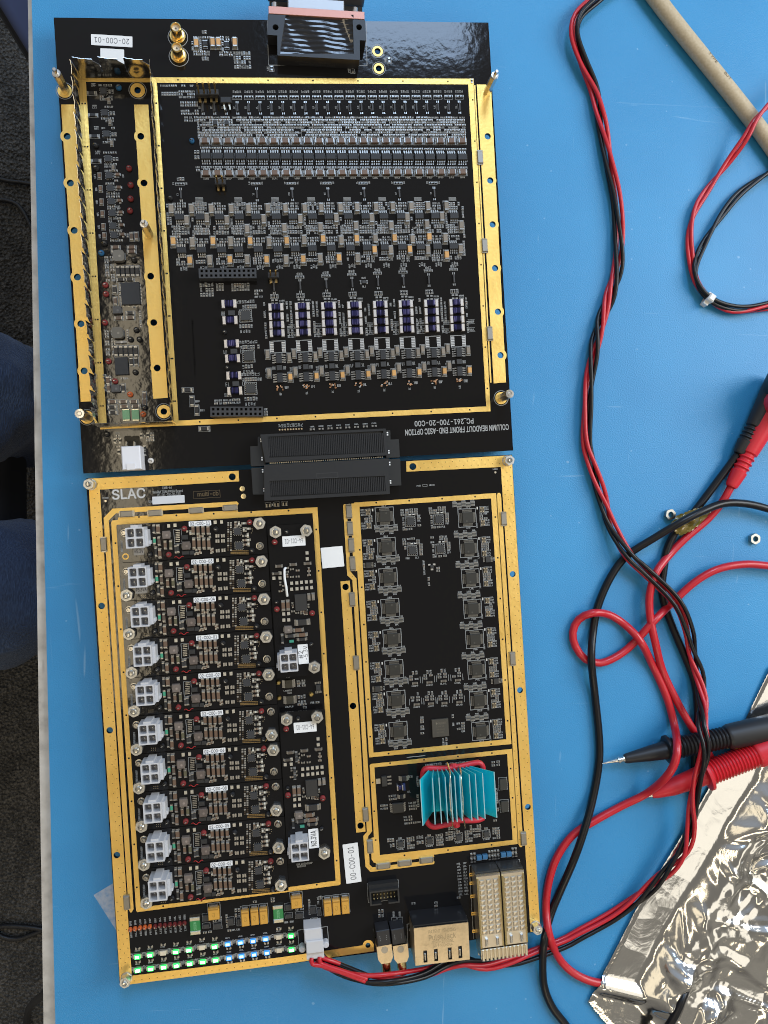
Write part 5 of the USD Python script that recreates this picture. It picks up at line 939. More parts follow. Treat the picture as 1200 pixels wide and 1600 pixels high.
    for cx, cy in ((872, 372), (898, 372), (872, 388), (898, 385), (935, 368), (935, 415), (948, 415), (968, 408), (940, 462), (965, 458), (942, 495), (968, 492), (945, 527), (970, 522), (590, 465), (615, 467), (680, 460), (522, 430), (535, 440), (580, 580), (602, 592), (580, 600), (605, 575), (690, 580), (700, 572)): passive(mst, A(cx, cy), 0, 0, rng.choice([0, PI / 2]), 1.25, .7, .45, rng.choice([BROWN, (.03, .03, .03), (.6, .58, .5)]))
    for cx, cy in ((990, 410), (1000, 425), (990, 440), (1000, 410), (180, 640), (165, 625), (150, 640), (150, 625), (180, 625), (165, 640)): msk.quad(A(cx, cy), 0, 0, .012, .22, .22, (.5, .4, .25), .5, .4)
    for j in range(26): [msk.quad(A(838 + j * 5.2, 575 + q * 11), 0, 0, .012, .2, .2, (.42, .27, .10), .6, .4) for q in range(3)]
    if i > 4:
        pass
    t = np.linspace(0, 1, 10); mst.tube(A(450, 625)(np.c_[(t - .5) * 3.2, .35 * np.sin(t * 9), .35 + .25 * np.sin(t * PI)]), .12, 6, (.45, .02, .02), 0, .4)
    for j in range(4): scrawl(msk, A(20, 520 + j * 16), 0, 0, 4, .7, .5, PI / 2)
    if i in (0, 1):
        sticker(T, A(148, 582), 4.2 if i else 3.6, 2.7, 'P3.3VA' if i else '+5.3V', 1.25, 0, None, (.36, .34, .31), width=3.7 if i else 3.2, bold=True)
    mst.put(T, 'tiny_components', kind='stuff'); msk.put(T, 'printed_outline', kind='stuff')
for i in range(10): module(i)
# --- two long modules
def long_module(a0, b0, name, tagtxt, label, nuts, wht):
    A0, B0 = P(*a0, HMO), P(*b0, HMO); an = math.atan2(*(B0 - A0)[::-1]); W = np.linalg.norm(B0 - A0); f = F(A0, an, ZB + HMO)
    T = thing('power_module', label, 'power module'); base(T, f); Lm = 55.; mst, msk = MB(), MB(); rng.seed(50)
    MB().poly(f, sbox(0, -Lm, W, 0), -1.2, 1.2).put(T, 'module_board', MASK)
    for x, y in ((2, -2), (W - 2, -2), (3, -Lm + 2), (W - 2.5, -Lm + 3)): MB().lathe(f, x, y, [(.9, -HMO + .06), (.9, -1.22)], 6, (.75, .72, .66), 1., .3).put(T, 'spacer')
    S = W / 70.5; k = lambda cx, cy: f.sub((cx - 88 - (cy - 112) * .066) / 5 * S, -(cy - 112 + (cx - 88) * .068) / 5 * S * 1.0)
    for cx, cy in nuts: nut(T, k(cx, cy), 0, 0, 2.3, False, cx * .01, 0, 1.8, stud=1.2)
    for cx, cy in ((145, 237), (163, 762), (438, 795)): testpoint(T, k(cx, cy), 0, 0, 'red', 1.05, 2.3)
    for cx, cy in ((238, 155), (160, 708), (432, 1038)): testpoint(T, k(cx, cy), 0, 0, 'black', .8, 1.9)
    w_, d_ = 180 / 5 * S, 82 / 5 * S; sticker(T, k(295, 228), w_, d_, tagtxt, 1.7, PI, width=w_ * .78)
    flatpart(T, k(350, 710), 0, 0, 4.2, 6.0, 1.1, (.022, .021, .02), 'processor_chip', rough=.5)
    for cx, cy in ((398, 322), (400, 368), (140, 520), (188, 518), (318, 557), (355, 553), (393, 550), (431, 547), (320, 603), (358, 600), (396, 597), (434, 594), (278, 560), (278, 607), (217, 800), (255, 797), (218, 848), (256, 846), (188, 480)): mst.box(k(cx, cy), 0, 0, .01, 1.05, 1.15, .5, (.62, .60, .54), .9, .38)
    for cx, cy, L, W2, a, c in ((213, 735, 3.2, 1.25, PI / 2, BROWN), (250, 732, 3.2, 1.25, PI / 2, BROWN), (413, 668, 2.2, 1.1, PI / 2, GREYC), (447, 665, 2.2, 1.1, PI / 2, GREYC), (330, 927, 3.4, 1.3, 0, BROWN), (360, 965, 3.4, 1.3, 0, BROWN), (270, 972, 3.2, 1.2, 0, (.03, .03, .03)), (360, 1000, 3.0, 1.0, 0, (.02, .02, .02)), (207, 995, 3.0, .9, PI / 2, (.02, .02, .02)), (362, 867, 4.6, 2.1, 0, (.025, .024, .023)), (180, 425, 2.2, 1.0, 0, (.1, .08, .06)), (290, 413, 2.2, 1.0, 0, (.1, .08, .06)), (402, 405, 2.2, 1.0, 0, (.1, .08, .06)), (160, 483, 2.6, .9, 0, (.06, .05, .04))): chipcap(T, k(cx, cy), 0, 0, a, L, W2, .9, c, rnd=False)
    flatpart(T, k(278, 1015), 0, 0, 1.6, .9, .7, (.05, .30, .20), 'green_fuse'); inductor(T, k(250, 920), 0, 0, 2.7, 2.6, 1.8, (.15, .125, .105))
    for cx, cy in ((280, 450), (325, 460), (280, 510), (325, 508), (412, 450), (414, 465), (414, 480), (414, 497), (190, 562), (192, 622), (285, 725), (288, 740), (290, 780), (410, 738), (322, 793), (362, 780), (380, 780), (398, 780), (362, 796), (380, 796), (398, 796), (240, 440), (242, 470), (245, 500), (220, 580), (222, 610)): passive(mst, k(cx, cy), 0, 0, rng.choice([0, PI / 2]), 1.0, .6, .4, rng.choice([BROWN, (.03, .03, .03)]))
    plugsocket(T, k(258, 1150).sub(0, 0, 0), 6.2, 6.6, 8.0, -1)
    w_, d_ = 80 / 5 * S, 155 / 5 * S; sticker(T, k(370, 1118), w_, d_, None, 1, label=None)
    ff = k(370, 1118)
    if wht: MB().text(ff, -.9, -.2, .115, '#2', 1.7, (.05, .05, .05), PI / 2 + .05, .012).text(ff, .9, .4, .115, '-5.3V', 1.5, (.05, .05, .05), PI / 2 + .02, .012, 5.0).put(T, 'handwriting')
    else: MB().text(ff, 0, 0, .115, 'N3.3VA', 1.9, (.05, .05, .05), PI / 2, .012, 5.6, True).put(T, 'lettering')
    if wht:
        q = [k(232, 440), k(222, 450), k(224, 520), k(236, 590), k(244, 660)]
        MB().tube(spline([np.r_[g((0, 0, 0))[0, :2], ZB + HMO + z] for g, z in zip(q, (.5, 1.6, 1.9, 1.9, .8))], .8), .45, 8, (.80, .80, .78), 0, .4).put(T, 'white_jumper_wire', smooth=True)
    else:
        for cx, cy in ((226, 445), (228, 480), (215, 570), (217, 620)): chipcap(T, k(cx, cy), 0, 0, PI / 2, 2.0, .9, .7, (.03, .03, .03), rnd=False)
    mst.put(T, 'tiny_components', kind='stuff')
long_module((417.6, 822), (488, 817.4), 'a', '64-C01-02', 'long black power module labelled 64-C01-02 with a white jumper wire', [(152, 158), (390, 145), (456, 1218)], True)
long_module((436, 1114), (505.4, 1108), 'b', '64-C01-01', 'long black power module labelled 64-C01-01 beside a sticker reading N3.3VA', [(148, 158), (388, 143), (455, 1225)], False)
# --- corner nuts, lettering, stickers of the board itself
for x, y in ((142, 757), (792.5, 720), (198, 1527), (836, 1446)): nut(LB, at(x, y), 0, 0, 1.95, True, .3, 0, 3.2, stud=1.3)
lettering(LB, 201, 771.5, 'SLAC', 3.4, 0, np.linalg.norm(P(175, 773) - P(227, 770)), (.55, .55, .54), bold=True)
for t, x, y, h, a, b in (('CMB-64', 261, 762, .9, 254, 269), ('WARM TDM FPGA Board', 262, 768, .95, 239, 286), ('PC-261-700-00-C00', 264, 772.6, .9, 246, 282), ('S/N', 235, 784, .9, 232, 238)): lettering(LB, x, y, t, h, 0, np.linalg.norm(P(a, y) - P(b, y)))
w, d = dims([(238, 776), (288.5, 773.5), (239, 788)]); sticker(LB, at(263.3, 780.8), w, d, None, 1, col=(.62, .63, .65))
mk = MB().text(at(325, 771.5), 0, 0, .004, 'multi-cb', 1.5, (.09, .06, .025), 0, .012, 7.5, True); outline(mk, at(324, 772), -.2, -.1, 9.4, 2.6); mk.c = [np.tile((.09, .06, .025), (len(q), 1)) for q in mk.c]; mk.put(LB, 'maker_mark')
for x, y in ((378.7, 763.7), (380.5, 775.5)): MB().lathe(at(x, y), 0, 0, [(.95, .02), (.95, .25), (.4, .3), (.3, .1)], 14, (.85, .70, .40), 1., .3).put(LB, 'test_pad')
w, d = dims([(501, 856), (535, 852), (504, 888)]); sticker(LB, at(519.5, 870.5, 0, .03), w, d, None, 1, name='label_sticker', label='blank white square sticker')
w, d = dims([(535, 1320), (558.5, 1315), (542, 1381)]); sticker(LB, at(550, 1348.5, 0, .035), w, d, '00-C00-01', 2.1, PI / 2, 'white sticker printed 00-C00-01', width=d * .84)
for x, y in ((165, 783), (774, 738)): lst.lathe(at(x, y), 0, 0, [(.4, .02), (.4, .05)], 10, (.9, .8, .65), 1., .3); scrawl(lsk, at(x, y - 5), 0, 0, 4, .6, .5)
# --- converter section
qL = [(601, 807), (604, 854.5), (606.7, 902.3), (609.8, 950), (613, 997.7), (616, 1045.8), (619.3, 1093.6), (622.5, 1142.2)]; qR = [(730, 809), (732.6, 856.5), (735.4, 903.6), (738.5, 951), (741.8, 998.6), (744.8, 1046), (748, 1094.2), (751.2, 1141.9)]
def rarray(f):
    for j in range(5):
        x = (j - 2) * 1.72; y = .15 if j % 2 == 0 else -.2; lst.box(f, x, y, .01, 1.45, .5, .35, (.05, .05, .045), 0, .5)
        for q in range(4):
            for s in (-1, 1): lst.box(f, x + (q - 1.5) * .38, y + s * .5, .01, .26, .5, .2, TINC, 1., .35)
        outline(lsk, f, x, y, 1.66, 1.7, .1); scrawl(lsk, f, x, y + (1.35 if j % 2 == 0 else -1.35), 3, .55, .5)
def inputs(f, s):
    for y in (-2.6, 2.4):
        for q in range(3): scrawl(lsk, f, s * -1.7, y + (q - 1) * .95, 3, .6, .5)
        lst.box(f, s * .2, y, .01, 1.3, 1.7, .5, (.12, .09, .05), 0, .5); [lst.box(f, s * .2 + a * .5, y + b * .7, .01, .4, .4, .55, (.72, .62, .45), .9, .35) for a in (-1, 1) for b in (-1, 1)]; outline(lsk, f, s * .2, y, 1.9, 2.3, .13)
    cluster(lst, lsk, f, -1.4, -1.4, 1.9, 1.3, False, .12, text=.2); lst.box(f, s * 2.0, 3.1, .01, .45, .9, .4, (.85, .84, .8), .6, .3); scrawl(lsk, f, s * 2.5, -3.4, 4, .6, .5, PI / 2)
for i in range(8):
    f = at(*qL[i]); qfp(LB, f, 0, 0, 4.1, 6.1, 10, lsk); rarray(f.sub(.4, -4.85)); inputs(f.sub(-6.4, -.4), 1); scrawl(lsk, f, 0, 3.9, 3, .6, .6)
    f = at(*qR[i]); qfp(LB, f, 0, 0, 4.1, 6.1, 10, lsk, PI); rarray(f.sub(-1.1, 5.1)); inputs(f.sub(6.0, .3), -1); scrawl(lsk, f, .2, -3.9, 3, .6, .6)
for x, y in ((641, 815), (644, 860.3), (685, 812), (687.5, 857.5)):
    f = at(x, y); qfn(LB, f, 0, 0, 2.7, 'clock_chip', (.028, .028, .028), lsk)
    cluster(lst, lsk, f, -3.6, 2.2, 3.2, 4.9, False, .15); cluster(lst, lsk, f, -3.3, -3.4, -1.9, 2.2, True, .15); cluster(lst, lsk, f, 2.1, -2.0, 4.6, 2.4, False, .1); cluster(lst, lsk, f, -2.8, -3.2, 2.6, -2.3, False, .2, text=.5)
    for s in (0, 1.3): lst.box(f, s, 2.6, .01, .8, .4, .4, (.85, .84, .8), .6, .3)
for x, y, s in ((575.5, 883, 1.9), (589.5, 1076, 1.9), (762, 874, 1.9), (774.5, 1064, 1.9)): f = at(x, y); flatpart(LB, f, 0, 0, s, s * 1.1, .9, (.03, .028, .025), 'small_chip'); [lst.box(f, q * 1.5, (j - 1.5) * .5, .01, .7, .3, .2, TINC, 1., .3) for q in (-1, 1) for j in range(4)]; scrawl(lsk, f, 2.5, 0, 3, .6, .5, PI / 2)
f = at(674.6, 885); flatpart(LB, f, 0, 0, 1.3, 1.1, .9, (.02, .02, .02), 'transistor'); [lst.box(f, a, b, .01, .9, .6, .3, (.8, .79, .75), .9, .3) for a, b in ((-.9, .7), (.9, .7), (0, -1.1))]
for x0, y0, x1, y1, vt in ((659, 875, 666, 899, 1), (681, 881, 688, 894, 0), (667, 900, 673, 917, 1), (655, 1119, 664, 1141, 0), (655, 1143, 665, 1153, 0), (705, 1116, 711, 1141, 1), (713, 1128, 727, 1145, 0), (690, 1152, 700, 1165, 1)):
    f = at((x0 + x1) / 2, (y0 + y1) / 2); w, d = dims([(x0, y0), (x1, y0), (x0, y1)]); cluster(lst, lsk, f, -w / 2, -d / 2, w / 2, d / 2, bool(vt))
for x, y in ((647, 1061), (669.4, 1059.6), (691.5, 1057.5), (713.7, 1056.3), (649.4, 1094), (671.6, 1092.7), (692.8, 1092), (716, 1090.5)):
    f = at(x, y); cluster(lst, lsk, f, -2.2, -.6, 2.0, 1.6, False, .1, text=.15); cluster(lst, lsk, f, -.9, 1.7, 1.6, 3.0, True, .1); flatpart(LB, f, .2, -1.5, 2.0, .8, .6, (.10, .08, .06), 'ceramic_capacitor'); [lst.box(f, .2 + s * .9, -1.5, .01, .4, .85, .62, TINC, 1., .3) for s in (-1, 1)]; [lsk.quad(f, s * 2.3, -.5, .012, .14, 2.4, SILK) for s in (-1, 1)]; scrawl(lsk, f, .2, -2.6, 5, .6, .5)
f = at(687.4, 1136.4); flatpart(LB, f, 0, 0, 6.3, 6.6, 1.0, (.055, .048, .036), 'processor_chip', rough=.5); m = MB(); m.add(f([(-1.6, 1.3, 1.03), (-1.6, 2.3, 1.03), (-.9, 1.8, 1.03)]), [[0, 2, 1]], (.16, .14, .10)); scrawl(m, f, .9, 1.8, 6, .8, .5, z=1.03, col=(.13, .11, .08)); [scrawl(m, f, 0, .6 - q * 1.1, 6, .5, .5, z=1.03, col=(.10, .085, .06)) for q in range(3)]; m.put(LB, 'chip_marking', kind='stuff')
silk(lsk, at(650, 1182, 0), 0, 0, 7, .18)
# --- heat sink section on the board
f = at(600, 1219.5); flatpart(LB, f, 0, 0, 1.9, 3.6, 1.3, (.03, .028, .024), 'regulator_chip'); lst.box(f, -2.2, 0, .01, 1.6, 1.9, .3, (.72, .66, .52), .9, .3); [lst.box(f, 2.0, y, .01, 1.5, .6, .25, TINC, 1., .3) for y in (-1.3, 0, 1.3)]
soic(LB, at(631, 1215.5), 0, 0, PI / 2, 1.9, 1.7, 4, 'small_chip', .9, 1.0); filmcap(LB, at(624.5, 1229.3), 0, 0, 0, 2.4, 1.9); flatpart(LB, at(631, 1228.5), 0, 0, .9, 2.6, 1.0, (.03, .05, .16), 'blue_inductor')
soic(LB, at(627, 1244), 0, 0, PI / 2, 1.6, 1.2, 3, 'small_chip', .8, .8); soic(LB, at(621.5, 1261), 0, 0, PI / 2, 3.6, 4.2, 5, 'memory_chip', 1.1, .8, (.035, .031, .024)); qfn(LB, at(785.6, 1224.5), 0, 0, 2.9, 'memory_chip', (.028, .026, .02), None); qfn(LB, at(787.8, 1259), 0, 0, 2.9, 'memory_chip', (.028, .026, .02), None)
for x, y in ((785.6, 1224.5), (787.8, 1259)): outline(lsk, at(x, y), 0, 0, 3.3, 4.7, .14); flatpart(LB, at(x, y), 0, 0, 2.7, 4.1, .95, (.030, .028, .022), 'memory_chip')
for x, y in ((625.6, 1318.4), (671, 1313.6), (716.4, 1308), (759.6, 1303)):
    f = at(x, y); qfn(LB, f, 0, 0, 2.0, 'regulator_chip', (.03, .03, .03), lsk, .8); scrawl(lsk, f, 0, -2.0, 5, .6, .5); cluster(lst, lsk, f, -5.0, -1.2, -2.2, 2.8, True, .1); cluster(lst, lsk, f, 2.4, -2.4, 5.4, 2.2, False, .1); cluster(lst, lsk, f, -1, 1.6, 1, 2.6, False, .2)
for x0, y0, x1, y1, vt in ((638, 1210, 645, 1217, 0), (636, 1221, 642, 1236, 1), (607, 1241, 620, 1251, 0), (594, 1256, 606, 1266, 0), (636, 1234, 642, 1240, 0), (638, 1252, 652, 1266, 0), (630, 1274, 645, 1283, 0), (631, 1283, 658, 1288, 0), (651, 1212, 654, 1230, 1), (651, 1240, 655, 1262, 1), (774, 1218, 779, 1268, 1), (767, 1188, 782, 1198, 0), (664, 1192, 690, 1197, 0), (696, 1190, 740, 1194, 0), (769, 1276, 778, 1284, 0), (700, 1290, 716, 1312, 1), (734, 1288, 752, 1300, 1)):
    f = at((x0 + x1) / 2, (y0 + y1) / 2); w, d = dims([(x0, y0), (x1, y0), (x0, y1)]); cluster(lst, lsk, f, -w / 2, -d / 2, w / 2, d / 2, bool(vt))
for x, y in ((748, 1338.5), (757, 1337), (785.6, 1334), (794.5, 1333)): flatpart(LB, at(x, y), 0, 0, 1.9, 1.6, 1.3, (.05, .16, .30), 'blue_inductor', rough=.3); lst.box(at(x, y), 0, -1.1, .01, 1.8, .6, .3, (.4, .5, .6), .6, .3)
for x, y in ((739, 1340), (767, 1336), (776, 1335), (803.5, 1331.5)): [passive(lst, at(x, y), s * .6, q * .95, PI / 2, 1.3, .75, .5) for s in (-1, 1) for q in (-1, 1)]
for q in range(11): [scrawl(lsk, at(722 + q * .3, 1349 + q * 4.8), s, 0, 3, .7, .5) for s in (-1.3, 1.0)]
for x0, y0, x1, y1, vt in ((641, 1408, 651, 1415, 0), (711, 1400, 722, 1405, 0), (676, 1408, 686, 1418, 0), (590, 1420, 600, 1434, 1), (425, 786, 430, 791, 0)):
    f = at((x0 + x1) / 2, (y0 + y1) / 2); w, d = dims([(x0, y0), (x1, y0), (x0, y1)]); cluster(lst, lsk, f, -w / 2, -d / 2, w / 2, d / 2, bool(vt), 0., text=.3)
for x, y in ((419, 790), (432, 789), (445, 788)): f = at(x, y); [lst.box(f, s * .55, 0, .01, .5, 1.2, .4, (.4, .36, .28), .9, .35) for s in (-1, 1)]; outline(lsk, f, 0, .3, 2.1, 1.6, .08)
f = at(685.5, 746.5) if False else at(664, 758.5); scrawl(lsk, f, -2.4, 0, 3, .6, .5); outline(lsk, f, 0, 0, 1.6, .8, .1); scrawl(lsk, f, 2.6, 0, 4, .6, .5)
# chips between the long modules
for x, y in ((451, 1068), (453.2, 1093)): soic(LB, at(x, y), 0, 0, PI / 2, 3.0, 2.6, 6, 'small_chip', .9, 1.0, (.035, .030, .018)); scrawl(lsk, at(x, y), 0, 2.4, 3, .6, .5); scrawl(lsk, at(x, y), -.5, -2.6, 6, .6, .5)
for x, y in ((435, 1066), (436.3, 1090), (486, 1084.3)): MB().lathe(at(x, y), 0, 0, [(.85, .02), (.8, 1.2), (.5, 1.6), (.3, 1.6)], 12, (.75, .55, .20), 1., .3).put(LB, 'brass_pin')
flatpart(LB, at(497, 1074), 0, 0, 1.7, 2.2, .9, (.025, .025, .025), 'small_chip'); [lst.box(at(497, 1074), (j - 1.5) * .6, s * 1.7, .01, .4, .8, .2, TINC, 1., .3) for j in range(4) for s in (-1, 1)]
for x0, y0, x1, y1, vt in ((463, 1062, 478, 1073, 0), (465, 1084, 478, 1102, 1), (484, 1094, 500, 1101, 0), (464, 1098, 480, 1108, 0)):
    f = at((x0 + x1) / 2, (y0 + y1) / 2); w, d = dims([(x0, y0), (x1, y0), (x0, y1)]); cluster(lst, lsk, f, -w / 2, -d / 2, w / 2, d / 2, bool(vt), text=.5)
for x, y in ((476, 1349.5), (471, 1353.5)): scrawl(lsk, at(x, y), 0, 0, 11 if y < 1352 else 6, .7, .55)
# --- lights, fuses, tantalum capacitors
def glow(name, col, s): return mat(name, {'p': ('principled_bsdf', {'base_color': tuple(.04 + .2 * c for c in col), 'roughness': .4, 'emission_color': col, 'emission_strength': s})})
GL, BL = glow('green_light', (.03, 1., .16), 1.4), glow('blue_light', (.03, .33, 1.), 1.1)
GC, BC = glow('green_core', (.62, 1., .74), 12.), glow('blue_core', (.30, .66, 1.), 4.)
def led(x, y, kind):
    f = at(x, y); b = MB().box(f, 0, 0, .02, 2.4, 1.25, .35, (.55, .5, .4), .3, .4)
    p = b.put(LB, 'indicator_light', label={'g': 'lit green indicator light', 'b': 'lit blue indicator light', 'o': 'unlit indicator light'}[kind])
    q = MB().box(f, 0, 0, .4, 2.0, 1.55, .75, (.70, .60, .44), 0, .3, bev=.15); q.put(p, 'lens', {'g': GL, 'b': BL, 'o': None}[kind])
    if kind != 'o': MB().box(f, 0, .05, 1.16, 1.35, .85, .06).put(p, 'glowing_die', {'g': GC, 'b': BC}[kind])
    for s in (-1, 1): lst.box(f, s * 1.35, 0, .01, .5, 1.3, .3, TINC, 1., .35); scrawl(lsk, f, s * 2.1, .4, 3, .6, .5, PI / 2)
    outline(lsk, f, 0, 0, 3.4, 1.8, .1); scrawl(lsk, f, 0, 1.9, 4, .45, .42); passive(lst, f, .2, 2.7 if kind != 'b' else -1.9, 0, 1.3, .7)
for x, y, k in ((215, 1493.7, 'g'), (235, 1490.7, 'g'), (255, 1487.5, 'o'), (275, 1485.7, 'g'), (295.5, 1483, 'g'), (315.7, 1479, 'o'), (335.5, 1477.5, 'g'), (215.7, 1514.5, 'g'), (235.7, 1512, 'g'), (256, 1509.5, 'g'), (276, 1507, 'g'), (297, 1504, 'g'), (317, 1501.3, 'g'), (337, 1498.7, 'g'), (356, 1473.7, 'b'), (376, 1471, 'b'), (395.5, 1468.7, 'b'), (415, 1465.7, 'b'), (358, 1495.5, 'b'), (377.5, 1492.5, 'b'), (397, 1489.7, 'b'), (417, 1487, 'b'), (435.5, 1462.7, 'o'), (436.3, 1483.3, 'o'), (454.5, 1461, 'g'), (455.5, 1482.3, 'g')): led(x, y, k)
for i, (x, y) in enumerate(((204, 1452), (211.3, 1450.6), (219, 1449.4), (226.7, 1448.3), (234.4, 1447.4), (242.7, 1447), (250, 1445.6), (257.7, 1445.3), (265.6, 1444.2), (273.3, 1443.8), (281, 1442.8), (288.4, 1442))):
    testpoint(LB, at(x, y - 1), 0, 0, 'orange' if i < 5 else 'dark red', .78, 2.6, PI / 2); scrawl(lsk, at(x, y - 9), 0, 0, 3, .7, .6, PI / 2); scrawl(lsk, at(x + 1, y + 8), 0, 0, 4, .7, .6, PI / 2)
for x, y in ((305.3, 1444.5), (434.8, 1426)):
    f = at(x, y); b = MB(); [b.box(f, 0, s * 2.5, .02, 3.7, 1.4, 1.3, (.82, .78, .62), 1., .28, bev=.2) for s in (-1, 1)]; b.box(f, 0, 0, .02, 3.6, 3.7, 1.2, (.025, .20, .055), 0, .35, bev=.15)
    b.text(f, 0, 0, 1.225, 'N0202C', .95, (.25, .55, .28), -PI / 2, .012, 2.9); b.put(LB, 'resettable_fuse')
YB = (.60, .31, .045)
def tant(x, y, w, d, rot=0):
    f = at(x, y, 0, rot); b = MB().box(f, 0, -.3, .05, w, d - .9, 2.2, YB, 0, .4, bev=.22); b.quad(f, 0, d * .28, 2.26, w * .86, .5, (.35, .17, .02)); b.box(f, 0, d / 2 - .35, .02, w * .8, .9, 1.0, TINC, 1., .28, bev=.1); b.box(f, 0, -d / 2 + .1, .02, w * .6, .4, .9, TINC, 1., .3)
    b.text(f, 0, -.5, 2.262, 'CJ', .9, (.30, .16, .02), PI / 2, .01); b.put(LB, 'tantalum_capacitor'); outline(lsk, f, 0, 0, w + .6, d + .6, .12)
for x, y in ((383.4, 1430), (398, 1428.2), (412, 1426.6), (511.6, 1414.3), (525, 1412.7), (539, 1411)): tant(x, y, 2.75, 6.4)
for x, y in ((334.5, 1423), (463, 1405.3)): tant(x, y, 3.9, 5.0, PI / 2 * 0)
for x, y, s, d, n in ((322, 1433, 2.2, 2.2, 'regulator_chip'), (450.5, 1416.5, 2.2, 2.2, 'regulator_chip'), (360.5, 1439, 2.1, 2.5, 'regulator_chip'), (488.5, 1421, 2.1, 2.5, 'regulator_chip'), (322.5, 1446, 2.2, 1.5, 'transistor'), (451, 1430, 2.2, 1.5, 'transistor'), (340, 1446, 2.6, 2.0, 'inductor'), (468, 1429.5, 2.6, 2.0, 'inductor'), (373, 1440, .9, 2.5, 'diode'), (498.5, 1424, .9, 2.5, 'diode')): flatpart(LB, at(x, y), 0, 0, s, d, 1.0, (.03, .029, .028), n); outline(lsk, at(x, y), 0, 0, s + .5, d + .5, .1)
for x0, y0, x1, y1, vt in ((316, 1453, 332, 1460, 0), (331, 1432, 348, 1440, 0), (352, 1428, 357, 1450, 1), (366, 1418, 376, 1434, 1), (355, 1450, 376, 1456, 0), (443, 1438, 460, 1443, 0), (460, 1414, 476, 1423, 0), (481, 1405, 486, 1430, 1), (495, 1399, 503, 1414, 1), (484, 1432, 504, 1438, 0), (420, 1402, 432, 1410, 0), (386, 1407, 402, 1412, 0), (424, 1448, 440, 1453, 0)):
    f = at((x0 + x1) / 2, (y0 + y1) / 2); w, d = dims([(x0, y0), (x1, y0), (x0, y1)]); cluster(lst, lsk, f, -w / 2, -d / 2, w / 2, d / 2, bool(vt), .1, text=.35)

# --- plugs, jacks and cages along the near edge of the lower board
f = at(489.5, 1461); hb = 7.0
def qh(fr, px, py, h): return fr.inv(P(px, py, h))
f = F(P(489, 1461, hb), TH, ZB); w = np.linalg.norm(P(475.5, 1456, hb) - P(503, 1453, hb))
b = MB().box(f, 0, -.2, .1, w, 5.2, hb, (.70, .69, .68), 0, .42, bev=.3); p = b.put(LB, 'power_socket', NYL, label='white plug socket beside the lit green lights')
for px, py in ((472, 1477.5), (508.5, 1470.5)): MB().lathe(at(px, py), 0, 0, [(1.2, .05), (1.2, 2.6), (.9, 3.0)], 14, (.70, .69, .68)).put(p, 'locating_peg', NYL)
outline(lsk, at(489.5, 1466), 0, 0, 11., 7.4, .16)
f = F(P(492, 1480, 8), TH, ZB); w = np.linalg.norm(P(478.5, 1480, 8) - P(506, 1477, 8))
PLG = MB().box(f, 0, 0, .4, w, 4.6, 7.6, bev=.3).box(f, 0, -3.6, .4, w, 2.8, 6.0).box(f, -w / 2 + .35, -5.9, .4, .7, 2.0, 3.0).box(f, 0, -5.9, .4, .7, 2.2, 3.2).box(f, w / 2 - .35, -5.9, .4, .7, 2.0, 3.0).box(f, -.4, -5.7, .4, w * .8, 2.4, 1.0).put(PC, 'plug', NYL)
for i, (dx, z, kd) in enumerate(((-1.4, 6.2, 'red'), (1.5, 6.2, 'red'), (-1.4, 3.0, 'black'), (1.5, 3.0, 'black'))):
    a = f((dx, -4.6, z))[0]; e = path3(RAW)[3]; e = np.array([e[0] + (i - 1.5) * .7, e[1] + (i % 2) * .8, e[2] + (0.8 if i < 2 else -.6)]); m_ = path3([(509 + 6 * (i % 2), 1505 - 3 * (i // 2), 14)])[0]; m_[2] = a[2] + ZB * 0 + .6
    MB().tube(spline([a, a + [0.3, -2.2, .3], m_, e], 1.), .82, 8).put(PC, kd + '_wire', LK + kd + '_wire', smooth=True)
# header block with fourteen pins
hb = 5.2; f = F(P(601, 1402, hb), TH, ZB); w = np.linalg.norm(P(578, 1404, hb) - P(624, 1398, hb)); g = sbox(-w / 2, -2.6, w / 2, 2.6).difference(sbox(-w / 2 + .55, -2.1, w / 2 - .55, 2.1)).difference(sbox(-1.3, -3, 1.3, -1.5))
b = MB().poly(f, sbox(-w / 2, -2.6, w / 2, 2.6), .1, 1.2, (.012, .012, .012)); b.poly(f, g, 1.32, hb - 1.3, (.018, .018, .018), 0, .45); b.box(f, 0, 3.3, .1, w, 1.4, 3.0, (.014, .014, .014)); p = b.put(LB, 'shrouded_header')
for i in range(7):
    for s in (-1, 1): MB().box(f, (i - 3) * 1.27, s * .75, 1.3, .42, .42, 2.8, (.80, .62, .30), 1., .3, bev=.1).put(p, 'pin')
    lst.box(at(581.5 + i * 5.6, 1388.6 - i * .55), 0, 0, .01, .7, .7, .6, (.9, .9, .86), .6, .3)
outline(lsk, at(599, 1395), 0, .6, w + .8, 7.2, .13)
